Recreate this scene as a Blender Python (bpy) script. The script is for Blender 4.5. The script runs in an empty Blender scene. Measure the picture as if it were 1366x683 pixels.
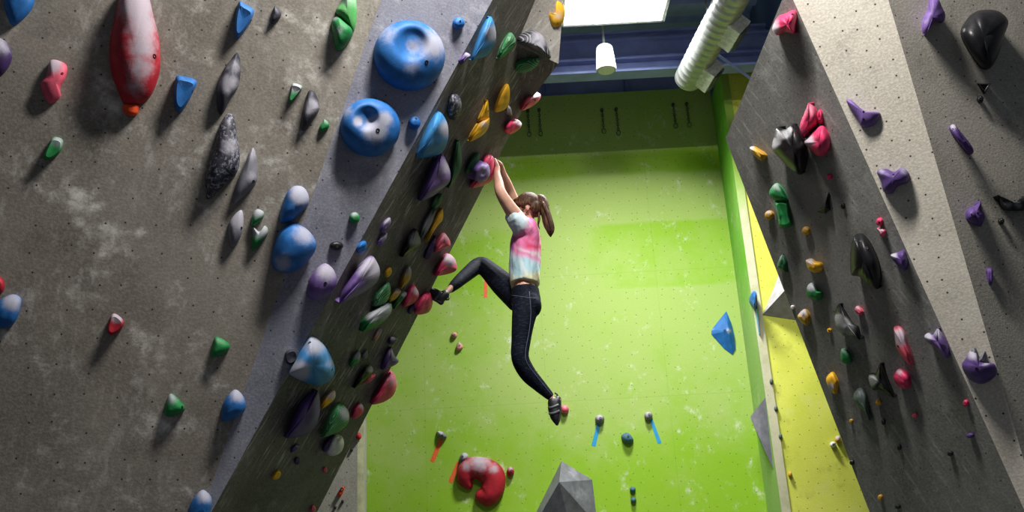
import bpy, bmesh, math, random
from mathutils import Vector as V, Matrix, noise
from mathutils.bvhtree import BVHTree
random.seed(7)
sc = bpy.context.scene
COL = sc.collection
PI = math.pi

# ------------------------------------------------------------------ camera
PITCH, ROLL, FPX = math.radians(18.4), math.radians(3.1), 1200.0
r0 = V((1, 0, 0)); u0 = V((0, -math.sin(PITCH), math.cos(PITCH))); fw = V((0, math.cos(PITCH), math.sin(PITCH)))
rt = r0*math.cos(ROLL) - u0*math.sin(ROLL)
up = u0*math.cos(ROLL) + r0*math.sin(ROLL)
EYE = V((0, 0, 1.5))
cam_d = bpy.data.cameras.new('camera'); cam = bpy.data.objects.new('camera', cam_d); COL.objects.link(cam)
cam_d.sensor_width = 36; cam_d.lens = FPX/1366*36; cam_d.clip_end = 100
M = Matrix.Identity(4)
for i in range(3):
    M[i][0] = rt[i]; M[i][1] = up[i]; M[i][2] = -fw[i]; M[i][3] = EYE[i]
cam.matrix_world = M
sc.camera = cam

def ray(x, y): return fw + rt*((x-683)/FPX) - up*((y-341.5)/FPX)
def at(x, y, Y):
    d = ray(x, y); return EYE + d*(Y/d.y)
def proj(p):
    q = p-EYE; w = q.dot(fw); return (683+FPX*q.dot(rt)/w, 341.5-FPX*q.dot(up)/w)
class Plane:
    def __init__(s, a, b, c):
        s.a = a; n = (b-a).cross(c-a).normalized()
        s.n = n if n.dot(EYE-a) > 0 else -n
    def on(s, x, y, h=0.0):
        d = ray(x, y); return EYE + d*(((s.a-EYE).dot(s.n)+h)/d.dot(s.n))
def plane_px(*q): return Plane(*[at(*k) for k in q])

# ------------------------------------------------------------------ materials
def mat(name, base, rough=0.6, metal=0.0):
    m = bpy.data.materials.new(name); m.use_nodes = True
    nt = m.node_tree; b = nt.nodes['Principled BSDF']
    b.inputs['Base Color'].default_value = (*base, 1); b.inputs['Roughness'].default_value = rough
    b.inputs['Metallic'].default_value = metal
    return m, nt, b
class NB:
    """small node builder"""
    def __init__(s, nt): s.nt = nt
    def n(s, t, **k):
        o = s.nt.nodes.new(t)
        for a, v in k.items():
            if a.startswith('_'): setattr(o, a[1:], v)
        return o
    def link(s, a, b): s.nt.links.new(a, b)
    def put(s, sock, v):
        if hasattr(v, 'is_output'): s.nt.links.new(v, sock)
        else: sock.default_value = v
    def math(s, op, a, b=0.0, c=None):
        o = s.nt.nodes.new('ShaderNodeMath'); o.operation = op
        s.put(o.inputs[0], a); s.put(o.inputs[1], b)
        if c is not None: s.put(o.inputs[2], c)
        return o.outputs[0]
    def ramp(s, v, lo, hi, a=0.0, b=1.0):
        o = s.nt.nodes.new('ShaderNodeMapRange'); o.interpolation_type = 'SMOOTHSTEP'
        s.put(o.inputs[0], v)
        o.inputs[1].default_value = lo; o.inputs[2].default_value = hi; o.inputs[3].default_value = a; o.inputs[4].default_value = b
        return o.outputs[0]
    def noise(s, vec, scale, detail=3, rough=.55):
        o = s.nt.nodes.new('ShaderNodeTexNoise'); s.nt.links.new(vec, o.inputs['Vector'])
        o.inputs['Scale'].default_value = scale; o.inputs['Detail'].default_value = detail; o.inputs['Roughness'].default_value = rough
        return o.outputs[0]
    def voro(s, vec, scale, rnd=.4):
        o = s.nt.nodes.new('ShaderNodeTexVoronoi'); o.voronoi_dimensions = '2D'; s.nt.links.new(vec, o.inputs['Vector'])
        o.inputs['Scale'].default_value = scale; o.inputs['Randomness'].default_value = rnd
        return o.outputs['Distance']
    def mapv(s, vec, scale=(1, 1, 1), rot=(0, 0, 0)):
        o = s.nt.nodes.new('ShaderNodeMapping'); s.nt.links.new(vec, o.inputs[0])
        o.inputs['Scale'].default_value = scale; o.inputs['Rotation'].default_value = rot
        return o.outputs[0]
    def mix(s, f, a, b):
        o = s.nt.nodes.new('ShaderNodeMix'); o.data_type = 'RGBA'
        s.put(o.inputs[0], f)
        s.put(o.inputs[6], a if hasattr(a, 'is_output') else (*a, 1)); s.put(o.inputs[7], b if hasattr(b, 'is_output') else (*b, 1))
        return o.outputs[2]
    def bump(s, h, strength, dist=.01):
        o = s.nt.nodes.new('ShaderNodeBump'); o.inputs['Strength'].default_value = strength; o.inputs['Distance'].default_value = dist
        s.nt.links.new(h, o.inputs['Height']); return o.outputs[0]

def wall_mat(name, c0, c1, chalk=.35, chalk_col=(.55, .54, .52), hole_scale=8.0, hole=.055, streak=(1, 1), streak_amt=0.0, streak_rot=0.0, grain=.35, seed=0.0):
    """painted, sand-textured climbing plywood: mottling, chalk smears, rubbed streaks and T-nut holes, laid out in metres on the panel"""
    m, nt, b = mat(name, c0, .8); N = NB(nt)
    uv = N.n('ShaderNodeUVMap').outputs[0]
    mp = nt.nodes.new('ShaderNodeMapping'); nt.links.new(uv, mp.inputs[0]); mp.inputs['Location'].default_value = (seed, seed*.7, seed*.3)
    p = mp.outputs[0]
    col = N.mix(N.ramp(N.noise(p, 1.3, 5, .6), .35, .68), c0, c1)
    blot = N.math('MULTIPLY', N.ramp(N.noise(p, 3.4, 6, .7), .50, .72), .55)
    col = N.mix(blot, col, tuple(k*.55 for k in c0))
    g = N.noise(p, 70, 3, .7)
    col = N.mix(N.ramp(g, .35, .75, 0, grain), col, tuple(min(1, k*1.9) for k in c1))
    ck = N.math('MULTIPLY', N.ramp(N.noise(p, 3.1, 7, .72), .50, .70), N.ramp(N.noise(p, 8, 5, .65), .38, .64))
    ck = N.math('MULTIPLY', ck, chalk)
    col = N.mix(ck, col, chalk_col)
    # rubbed streaks
    if streak_amt > 0:
        sp = N.mapv(N.mapv(p, rot=(0, 0, streak_rot)), (streak[0], streak[1], 1))
        st = N.math('MULTIPLY', N.ramp(N.noise(sp, 4, 5, .65), .52, .72), N.ramp(N.noise(p, 2.3, 4), .36, .60))
        col = N.mix(N.math('MULTIPLY', st, streak_amt), col, chalk_col)
    vd = N.voro(p, hole_scale, .45)
    hl = N.math('LESS_THAN', vd, hole)
    col = N.mix(hl, col, (.012, .011, .01))
    halo = N.math('MULTIPLY', N.ramp(vd, hole, hole*2.6, .25, 0), N.ramp(g, .4, .6))
    col = N.mix(halo, col, (.03, .028, .025))
    nt.links.new(col, b.inputs['Base Color'])
    nt.links.new(N.bump(g, .35, .004), b.inputs['Normal'])
    return m

_hm = {}
HC = dict(blue=(.013, .125, .39), lblue=(.035, .20, .46), red=(.36, .010, .022), pink=(.62, .035, .12), rose=(.66, .09, .15), yellow=(.78, .42, .02), ochre=(.50, .27, .025),
          green=(.012, .20, .05), lgreen=(.09, .40, .10), dgreen=(.01, .09, .035), purple=(.085, .042, .18), lilac=(.145, .08, .27), dpurple=(.045, .02, .10), black=(.008, .008, .01),
          dark=(.03, .03, .045), grey=(.16, .16, .19), lgrey=(.34, .33, .34), white=(.62, .60, .62), teal=(.05, .13, .18), sage=(.07, .11, .09), flesh=(.55, .25, .2), orange=(.75, .07, .01))
def hold_mat(c, style='plain'):
    k = (c, style)
    if k in _hm: return _hm[k]
    base = HC[c]
    m, nt, b = mat('cast_resin_'+c+'_'+style, base, .5); N = NB(nt)
    tc = N.n('ShaderNodeTexCoord').outputs['Object']
    g = N.noise(tc, 160, 2, .6)
    col = N.mix(N.ramp(N.noise(tc, 14, 4), .3, .7), tuple(x*.82 for x in base), tuple(min(1, x*1.15+.004) for x in base))
    bh = g
    if style == 'swirl':
        w = N.n('ShaderNodeTexWave'); w.wave_type = 'RINGS'; w.rings_direction = 'Z'; nt.links.new(tc, w.inputs[0]); w.inputs['Scale'].default_value = 22; w.inputs['Distortion'].default_value = 2.5; w.inputs['Detail'].default_value = 1
        f = N.ramp(w.outputs['Fac'], .7, .95, 0, .55)
        col = N.mix(f, col, (.35, .42, .36) if c != 'dark' else (.5, .5, .5)); bh = w.outputs['Fac']
    if style == 'spots':
        f = N.ramp(N.noise(tc, 45, 3, .7), .5, .62, 0, .6)
        col = N.mix(f, col, (.38, .37, .45))
    at_ = N.n('ShaderNodeAttribute', _attribute_name='chalk').outputs['Fac']
    f = N.math('ADD', at_, N.math('MULTIPLY', N.math('SUBTRACT', N.noise(tc, 24, 5, .65), .5), .6))
    f = N.math('MULTIPLY', N.ramp(f, .18, .75, 0, .86), N.ramp(at_, .02, .15))
    col = N.mix(f, col, (.40, .385, .44) if c != 'black' else (.30, .30, .31))
    nt.links.new(col, b.inputs['Base Color'])
    nt.links.new(N.math('ADD', N.math('MULTIPLY', f, .3), .58 if c != 'black' else .40), b.inputs['Roughness']); b.inputs['Specular IOR Level'].default_value = .32
    nt.links.new(N.bump(bh, .25 if style != 'swirl' else .5, .003), b.inputs['Normal'])
    _hm[k] = m
    return m

def simple(name, c, rough=.6, metal=0.0, ns=30, amt=.2):
    m, nt, b = mat(name, c, rough, metal); N = NB(nt)
    tc = N.n('ShaderNodeTexCoord').outputs['Object']
    col = N.mix(N.ramp(N.noise(tc, ns, 4), .3, .7), tuple(x*(1-amt) for x in c), tuple(min(1, x*(1+amt)) for x in c))
    nt.links.new(col, b.inputs['Base Color'])
    return m

# ------------------------------------------------------------------ object helpers
def obj(name, me, m=None, parent=None, loc=None):
    o = bpy.data.objects.new(name, me); COL.objects.link(o)
    if m is not None:
        for k in (m if isinstance(m, (list, tuple)) else [m]): me.materials.append(k)
    if loc is not None: o.location = loc
    if parent is not None: o.parent = parent
    return o
def tag(o, label, cat, group=None, kind=None):
    if label: o['label'] = label
    if cat: o['category'] = cat
    if group: o['group'] = group
    if kind: o['kind'] = kind
    return o
def mesh_from(name, verts, faces, smooth=False, origin=None):
    me = bpy.data.meshes.new(name)
    if origin is not None: verts = [v-origin for v in verts]
    me.from_pydata([tuple(v) for v in verts], [], faces)
    if smooth: me.polygons.foreach_set('use_smooth', [True]*len(me.polygons))
    me.update(); return me
def fix_normals(me):
    bm = bmesh.new(); bm.from_mesh(me); bmesh.ops.recalc_face_normals(bm, faces=bm.faces); bm.to_mesh(me); bm.free()
def box_bm(bm, c, s, rot=None, bevel=0.0):
    r = bmesh.ops.create_cube(bm, size=1.0)
    mt = Matrix.Translation(c) @ (rot.to_4x4() if rot is not None else Matrix.Identity(4)) @ Matrix.Diagonal((*s, 1))
    bmesh.ops.transform(bm, matrix=mt, verts=r['verts'])
    if bevel: bmesh.ops.bevel(bm, geom=list({e for v in r['verts'] for e in v.link_edges}), offset=bevel, segments=2, affect='EDGES', profile=.5)
def bm_obj(name, bm, m, parent=None, origin=None, smooth=False):
    me = bpy.data.meshes.new(name)
    if origin is not None: bmesh.ops.translate(bm, vec=-origin, verts=bm.verts)
    bm.to_mesh(me); bm.free()
    if smooth: me.polygons.foreach_set('use_smooth', [True]*len(me.polygons))
    return obj(name, me, m, parent, origin if parent is None else None)
def frame_of(d, ref=V((0, 1, 0))):
    d = d.normalized(); s = ref - d*ref.dot(d)
    if s.length < 1e-4: s = V((1, 0, 0)) - d*d.x
    s.normalize(); return s, d.cross(s)
def tube_bm(bm, pts, rad, seg=12, ref=V((0, 1, 0)), caps=True):
    """loft of ellipses; rad entries are r or (r along ref, r across)"""
    rings = []
    n = len(pts)
    for i, p in enumerate(pts):
        d = (pts[min(i+1, n-1)]-pts[max(i-1, 0)])
        s, t = frame_of(d, ref); r = rad[i]; a, b_ = r if isinstance(r, tuple) else (r, r)
        rings.append([bm.verts.new(p + s*(a*math.cos(k*2*PI/seg)) + t*(b_*math.sin(k*2*PI/seg))) for k in range(seg)])
    for i in range(n-1):
        for k in range(seg):
            bm.faces.new((rings[i][k], rings[i][(k+1) % seg], rings[i+1][(k+1) % seg], rings[i+1][k]))
    if caps:
        bm.faces.new(rings[0][::-1]); bm.faces.new(rings[-1])
    return rings
def spline(pts, n):
    """Catmull-Rom through open list of vectors, n samples per span"""
    P = [pts[0]*2-pts[1]] + list(pts) + [pts[-1]*2-pts[-2]]
    out = []
    for i in range(1, len(P)-2):
        for k in range(n):
            t = k/n; a, b, c, d = P[i-1], P[i], P[i+1], P[i+2]
            out.append(.5*((2*b) + (c-a)*t + (2*a-5*b+4*c-d)*t*t + (3*b-a-3*c+d)*t**3))
    out.append(P[-2]); return out
def rspline(r, n):
    q = spline([V((x[0], x[1], 0)) if isinstance(x, tuple) else V((x, x, 0)) for x in r], n)
    return [(max(.001, v.x), max(.001, v.y)) for v in q]

# ------------------------------------------------------------------ the climbing walls as planes
qA, qB, qD = (508, 0, 4.45), (248, 745, 5.05), (657, 0, 4.80)
L1 = plane_px(qA, qB, (0, 0, 3.95))
L2 = plane_px(qA, qB, qD)
L3 = plane_px(qD, qB, (560, 415, 6.1))
pB4 = at(745, 85, 5.55); pA4 = L3.on(689, 60); pC4 = L3.on(697, 147)
pT4 = at(752, 0, 5.42)
L4 = Plane(pA4, pB4, pT4)
L5 = Plane(pA4, pB4, pC4)
qE, qG, qH = (1058, 0, 4.55), (1421, 801, 4.9), (1185, 0, 4.30)
R1 = plane_px(qE, qG, (968, 185, 5.7))
R2 = plane_px(qE, qG, qH)
R3 = plane_px(qH, qG, (1366, 0, 4.5))
YB, YS, YP = 9.0, 8.2, 8.5
BW = Plane(V((0, YB, 0)), V((1, YB, 0)), V((0, YB, 1)))
YW = Plane(V((0, YS, 0)), V((1, YS, 0)), V((0, YS, 1)))
xc_ = (BW.on(1001.5, 550).x+BW.on(957.5, 187).x)/2 + .01
cBt, cBb = V((xc_, YB, 6)), V((xc_, YB, 0))
xe_ = (YW.on(984, 240).x+YW.on(1028, 562).x)/2
cYt, cYb = V((xe_, YS, 6)), V((xe_, YS, 0))
SW = Plane(cBt, cBb, cYb)
GP = Plane(V((0, YP, 0)), V((1, YP, 0)), V((0, YP, 1)))
FAC = dict(L1=L1, L2=L2, L3=L3, L4=L4, L5=L5, R1=R1, R2=R2, R3=R3, B=BW, Y=YW, S=SW, G=GP)

def facet_wall(name, polys, mats, label=None):
    """polys: (list of points, material index); uv in metres on each facet"""
    vs, fs, mi = [], [], []
    for pts, k in polys:
        fs.append(list(range(len(vs), len(vs)+len(pts)))); vs += pts; mi.append(k)
    me = mesh_from(name, vs, fs)
    uvl = me.uv_layers.new(name='UVMap')
    for f in me.polygons:
        f.material_index = mi[f.index]
        n = f.normal
        e1 = V((0, 0, 1)).cross(n)
        e1 = e1.normalized() if e1.length > .05 else V((1, 0, 0))
        e2 = n.cross(e1)
        for li in f.loop_indices:
            p = me.vertices[me.loops[li].vertex_index].co
            uvl.data[li].uv = (p.dot(e1), p.dot(e2))
    bm = bmesh.new(); bm.from_mesh(me); bmesh.ops.remove_doubles(bm, verts=bm.verts, dist=.0008); bm.to_mesh(me); bm.free()
    o = obj(name, me, mats); o['kind'] = 'structure'
    if label: o['label'] = label
    return o

def lerp_line(p, q, y): return p[0] + (q[0]-p[0])*(y-p[1])/(q[1]-p[1])
lA, lD, lB = (508, 0), (657, 0), (248, 745)
TOP = -170
def lineL(y): return lerp_line(lA, lB, y)
def lineD(y): return lerp_line(lD, lB, y)
def sil(y): return 697-.511*(y-147)
mL1 = wall_mat('grey_panel_left', (.150, .132, .110), (.235, .210, .178), 1.0, (.66, .64, .60), hole_scale=6.5, hole=.030, streak=(5, 1.8), streak_amt=.30, streak_rot=.12, seed=1.3)
mL2 = wall_mat('blue_grey_panel', (.150, .150, .190), (.215, .215, .262), .9, (.46, .46, .50), hole_scale=7, hole=.030, streak=(5, 1.2), streak_amt=.25, streak_rot=.3, seed=4.1)
mL3 = wall_mat('dark_grey_panel', (.085, .079, .066), (.150, .138, .118), .45, (.5, .48, .44), hole_scale=7, hole=.03, streak=(13, 1.5), streak_amt=1.0, streak_rot=.15, seed=7.7)
mL4 = wall_mat('grey_volume_panel', (.20, .185, .165), (.30, .28, .25), .5, hole_scale=7, hole=.03, streak=(13, 1.5), streak_amt=.9, streak_rot=.4, seed=2.2)
a_top, d_top, b_bot = L1.on(lineL(TOP), TOP), L3.on(lineD(TOP), TOP), L1.on(*lB)
pe0 = L1.on(-420, TOP); pe1 = L1.on(-420, 1010); pb1 = L3.on(110, 1010)
pb1 = L1.on(150, 1010)                       # below the strip's tip the two faces meet on one line
nx = L1.n.cross(L3.n).normalized()
if nx.z > 0: nx = -nx
pb1 = b_bot + nx*((b_bot.z+.05)/-nx.z)
pe1 = L1.on(-420, 900); pe1 = pe1 + (pe1-pe0).normalized()*((pe1.z+.05)/-(pe1-pe0).normalized().z)
s_dir = (L3.on(sil(683), 683) - pC4).normalized()
s_bot = pC4 + s_dir*((pC4.z+.05)/-s_dir.z)
j_top = L3.on(760, TOP+60)                    # where the face turns into the jutting end block
e_top = L4.on(760, TOP+60)
back_off = V((-.75, 1.0, .05))
pA3 = pA4
polys = [
    ([pe0, pe1, pb1, b_bot, a_top], 0),
    ([a_top, b_bot, d_top], 1),
    ([d_top, b_bot, pb1, s_bot, pC4, pA4, j_top], 2),
    ([pA4, pB4, pT4, e_top, j_top], 3),
    ([pA4, pC4, pB4], 2),
    ([pC4, s_bot, s_bot+back_off, pC4+back_off], 2),
    ([pB4, pC4, pC4+back_off, pB4+back_off], 2),
    ([e_top, pT4, pB4, pB4+back_off, e_top+back_off], 3),
    ([pe0, a_top, d_top, j_top, e_top, e_top+back_off, pe0+V((-.2, 2.6, .1))], 0),
]
e_top_ok = True
wall_left = facet_wall('wall_left', polys, [mL1, mL2, mL3, mL4])

mR1 = wall_mat('dark_grey_prow_panel', (.120, .118, .110), (.185, .182, .172), .4, (.42, .42, .40), hole_scale=7, hole=.028, streak=(7, 1.0), streak_amt=.45, streak_rot=-.3, seed=3.3)
mR2 = wall_mat('light_grey_strip_panel', (.40, .37, .31), (.50, .465, .40), .35, (.62, .6, .55), hole_scale=9.0, hole=.045, seed=5.9)
mR3 = wall_mat('grey_panel_right', (.25, .235, .20), (.35, .325, .28), .35, (.55, .53, .48), hole_scale=8.5, hole=.036, seed=9.1)
rE, rH, rG = (1058, 0), (1185, 0), (1421, 801)
RT = -170
rh_t, rg = R2.on(lerp_line(rH, rG, RT), RT), R2.on(*rG)
nx = R1.n.cross(R3.n).normalized()
if nx.z > 0: nx = -nx
rg_b = rg + nx*((rg.z+.05)/-nx.z)
k_mid = R1.on(968, 185); k_join = R1.on(1050.2, -17.4); k_top = R2.on(1112, RT)
kd = (R1.on(1160, 683)-k_mid).normalized(); k_bot = k_mid + kd*((k_mid.z+.05)/-kd.z)
r3a, r3b = R3.on(1760, RT), R3.on(1760, 900)
d_ = (r3b-r3a).normalized(); r3b = r3a + d_*((r3a.z+.05)/-d_.z)
bo = V((.9, 1.0, .05))
wall_right = facet_wall('wall_right', [
    ([k_join, k_mid, k_bot, rg_b, rg], 0),
    ([k_top, k_join, rg, rh_t], 1),
    ([rh_t, rg, rg_b, r3b, r3a], 2),
    ([k_join, k_join+bo, k_mid+bo, k_mid], 0),
    ([k_top, k_top+bo, k_join+bo, k_join], 0),
    ([k_mid, k_mid+bo, k_bot+bo, k_bot], 0),
    ([k_top, rh_t, r3a, r3a+V((.3, 2.2, 0)), k_top+bo], 2)], [mR1, mR2, mR3])

# ------------------------------------------------------------------ the green back wall, its corner and the yellow wall
def green_mat(name, vivid, pale, dark, side=False):
    m, nt, b = mat(name, vivid, .75); N = NB(nt)
    tc = N.n('ShaderNodeTexCoord').outputs['Object']
    sx = N.n('ShaderNodeSeparateXYZ'); nt.links.new(tc, sx.inputs[0]); X, Y, Z = sx.outputs
    def band(v, lo, hi, w=.02): return N.math('MULTIPLY', N.ramp(v, lo-w, lo+w), N.ramp(v, hi-w, hi+w, 1, 0))
    # repainted, fresher rectangles and older chalk-dulled sheets
    if not side:
        z1, z2 = BW.on(800, 388).z, BW.on(800, 300).z
        f1 = N.math('MULTIPLY', N.math('MULTIPLY', band(Z, z1, z2, .03), band(X, BW.on(790, 340).x, BW.on(990, 340).x, .30)), .7)
        f2 = N.math('MULTIPLY', band(Z, z1, z2, .2), band(X, BW.on(470, 340).x, BW.on(690, 340).x, .25))
        f3 = N.ramp(Z, BW.on(800, 470).z, BW.on(800, 660).z, 0, .85)
        f4 = N.math('MULTIPLY', band(Z, BW.on(800, 235).z, BW.on(800, 205).z, .05), .8)
        f5 = N.math('MULTIPLY', N.ramp(X, -2.0, .8, 1, 0), .45)
        fr = N.math('MAXIMUM', N.math('MAXIMUM', f1, N.math('MULTIPLY', f2, .75)), N.math('MAXIMUM', N.math('MAXIMUM', f3, f4), f5))
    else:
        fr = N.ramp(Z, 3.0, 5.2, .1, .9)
    fr = N.math('ADD', fr, N.math('MULTIPLY', N.math('SUBTRACT', N.noise(tc, 1.4, 6, .68), .5), 2.2))
    fr = N.ramp(fr, .0, 1.0)
    col = N.mix(fr, pale, vivid)
    m2 = N.mapv(tc, (1, 1, .75), (0, .5, 0))
    ck = N.math('MULTIPLY', N.ramp(N.noise(m2, 5.5, 6, .72), .55, .68), N.ramp(N.noise(tc, 11, 5, .65), .42, .66))
    col = N.mix(N.math('MULTIPLY', ck, .8), col, (.62, .66, .50))
    # vertical and horizontal sheet joints
    for ax, per in ((X, 1.22), (Z, 1.31)):
        fra = N.math('FRACT', N.math('DIVIDE', N.math('ADD', ax, .34), per))
        jn = N.math('LESS_THAN', N.math('ABSOLUTE', N.math('SUBTRACT', fra, .5)), .0035)
        col = N.mix(N.math('MULTIPLY', jn, .16), col, dark)
    cb = N.n('ShaderNodeCombineXYZ'); nt.links.new(N.math('ADD', X, Y) if side else X, cb.inputs[0]); nt.links.new(Z, cb.inputs[1])
    vd = N.voro(cb.outputs[0], 8.2, .75)
    col = N.mix(N.math('MULTIPLY', N.math('LESS_THAN', vd, .042), .7), col, (.03, .05, .01))
    col = N.mix(N.ramp(N.noise(tc, 60, 3, .7), .4, .8, 0, .18), col, dark)
    nt.links.new(col, b.inputs['Base Color'])
    nt.links.new(N.bump(N.noise(tc, 110, 2), .2, .004), b.inputs['Normal'])
    return m
mGreen = green_mat('lime_green_paint', (.235, .445, .008), (.335, .47, .11), (.12, .26, .01))
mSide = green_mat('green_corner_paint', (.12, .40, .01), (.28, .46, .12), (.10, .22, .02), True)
mYel = wall_mat('yellow_green_paint', (.56, .62, .06), (.66, .70, .10), .3, (.7, .72, .4), hole_scale=9, hole=.034, grain=.1, seed=6.1)
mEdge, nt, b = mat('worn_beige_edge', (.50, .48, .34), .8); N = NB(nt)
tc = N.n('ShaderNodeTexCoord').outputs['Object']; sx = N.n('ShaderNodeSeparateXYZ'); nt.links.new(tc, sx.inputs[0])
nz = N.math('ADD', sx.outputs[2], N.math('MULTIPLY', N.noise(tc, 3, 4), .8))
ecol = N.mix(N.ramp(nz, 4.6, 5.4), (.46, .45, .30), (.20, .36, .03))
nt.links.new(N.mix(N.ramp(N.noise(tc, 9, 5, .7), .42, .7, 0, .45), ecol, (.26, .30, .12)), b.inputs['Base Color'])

def slab(name, x0, x1, y0, y1, z0, z1, m, kind='structure'):
    bm = bmesh.new(); box_bm(bm, V(((x0+x1)/2, (y0+y1)/2, (z0+z1)/2)), (x1-x0, y1-y0, z1-z0))
    me = bpy.data.meshes.new(name); bm.to_mesh(me); bm.free()
    o = obj(name, me, m); o['kind'] = kind; return o
zTopL, zTopR = BW.on(715, 130).z, BW.on(905, 117).z
ZT = (zTopL+zTopR)/2
slab('wall_back', -3.4, cBt.x, YB, YB+.12, -.05, ZT, mGreen)
# side wall in the corner, its beige edge and the yellow wall that faces the room
zS = YW.on(988, 83).z
xe = .055
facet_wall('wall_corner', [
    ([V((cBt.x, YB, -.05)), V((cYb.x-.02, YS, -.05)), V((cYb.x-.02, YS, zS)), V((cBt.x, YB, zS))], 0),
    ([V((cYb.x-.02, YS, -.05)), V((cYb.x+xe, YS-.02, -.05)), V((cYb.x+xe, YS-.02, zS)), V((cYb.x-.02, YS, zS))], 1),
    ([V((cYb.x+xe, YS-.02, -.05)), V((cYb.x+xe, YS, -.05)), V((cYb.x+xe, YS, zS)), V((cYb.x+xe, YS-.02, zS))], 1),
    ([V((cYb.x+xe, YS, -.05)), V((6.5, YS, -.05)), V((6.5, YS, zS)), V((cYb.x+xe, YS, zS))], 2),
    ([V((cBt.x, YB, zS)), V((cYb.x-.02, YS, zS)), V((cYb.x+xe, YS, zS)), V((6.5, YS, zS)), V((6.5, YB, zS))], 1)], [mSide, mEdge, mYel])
# grey panel beside the green wall, low on the left
mGP = wall_mat('pale_grey_panel', (.30, .29, .235), (.40, .39, .32), .4, hole_scale=7, hole=.035, streak=(8, 1), streak_amt=.6, seed=8.8)
gx = GP.on(484, 620).x
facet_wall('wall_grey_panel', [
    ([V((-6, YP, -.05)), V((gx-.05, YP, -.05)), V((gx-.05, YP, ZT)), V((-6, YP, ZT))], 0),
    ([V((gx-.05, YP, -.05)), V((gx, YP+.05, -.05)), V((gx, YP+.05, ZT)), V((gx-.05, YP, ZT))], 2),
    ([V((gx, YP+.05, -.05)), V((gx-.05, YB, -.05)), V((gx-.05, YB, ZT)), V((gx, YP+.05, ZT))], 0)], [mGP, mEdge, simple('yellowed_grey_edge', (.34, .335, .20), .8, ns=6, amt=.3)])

# ------------------------------------------------------------------ building shell: floor mats, ceiling deck, beams, blue walls
mMat = simple('vinyl_mat', (.06, .065, .075), .5, ns=3)
mBlue = simple('blue_ceiling_paint', (.20, .25, .52), .6, ns=5, amt=.12)
mNavy = simple('navy_wall_paint', (.06, .10, .22), .6, ns=3, amt=.2)
slab('floor', -7, 7, -3, YB+.3, -.3, 0, mMat)
ZC = 6.75
vs, fs = [], []
prof = []
y = 4.6
while y < 9.6:                                   # ribbed steel deck, ribs run left to right
    prof += [(y, ZC), (y+.16, ZC), (y+.20, ZC-.05), (y+.30, ZC-.05), (y+.34, ZC)]; y += .34
for (yy, zz) in prof: vs += [V((-7, yy, zz)), V((7, yy, zz))]
for i in range(len(prof)-1): fs.append((2*i, 2*i+1, 2*i+3, 2*i+2))
me = mesh_from('ceiling', vs, fs); o = obj('ceiling', me, mBlue); o['kind'] = 'structure'
def beam(name, y, z0, z1, x0=-3.2, x1=4.2, w=.16):
    bm = bmesh.new()
    box_bm(bm, V(((x0+x1)/2, y, z0+.012)), (x1-x0, w, .024)); box_bm(bm, V(((x0+x1)/2, y, z1-.012)), (x1-x0, w, .024))
    box_bm(bm, V(((x0+x1)/2, y, (z0+z1)/2)), (x1-x0, .02, z1-z0-.05))
    o = bm_obj(name, bm, mBlue); o['kind'] = 'structure'
def zat(x, y, Y): return at(x, y, Y).z
beam('trim_1', 7.72, zat(800, 102, 7.72), zat(800, 83, 7.72))
beam('trim_2', 7.75, zat(800, 83, 7.75), zat(800, 57, 7.75), w=.13)
beam('trim_3', 7.78, zat(800, 57, 7.78), zat(800, 46, 7.78), w=.09)
beam('trim_6', 5.2, 6.24, 6.60)  # unseen beam added to keep front lamp light off the green wall's top
slab('wall_upper', -3.6, 6.6, YB+.25, YB+.35, 5.9, ZC+.1, simple('blue_gable_paint', (.36, .42, .78), .6, ns=3, amt=.15))
slab('wall_far_side', 2.62, 2.74, 4.8, YB+.25, zS+.05, ZC+.1, mNavy)
for i, px in enumerate((730, 836)):
    c = at(px, 115, YB+.2)
    slab('trim_%d' % (4+i), c.x-.025, c.x+.025, YB+.125, YB+.25, 6.0, ZC, mBlue)

# ------------------------------------------------------------------ climbing holds
def catmull_closed(pts, n):
    out = []; L = len(pts)
    for i in range(L):
        a, b, c, d = pts[i-1], pts[i], pts[(i+1) % L], pts[(i+2) % L]
        for k in range(n):
            t = k/n
            out.append(tuple(.5*((2*b[j]) + (c[j]-a[j])*t + (2*a[j]-5*b[j]+4*c[j]-d[j])*t*t + (3*b[j]-a[j]-3*c[j]+d[j])*t**3) for j in (0, 1)))
    return out
def ell(cx, cy, rx, ry=None, rot=0, n=9):
    ry = ry or rx; a = math.radians(rot)
    return [(cx+rx*math.cos(t)*math.cos(a)-ry*math.sin(t)*math.sin(a), cy+rx*math.cos(t)*math.sin(a)+ry*math.sin(t)*math.cos(a)) for t in [k*2*PI/n for k in range(n)]]
mBolt = simple('dark_bolt_steel', (.02, .02, .022), .4, .6)
mSteel = simple('bolt_steel', (.35, .35, .36), .35, .9)
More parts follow.
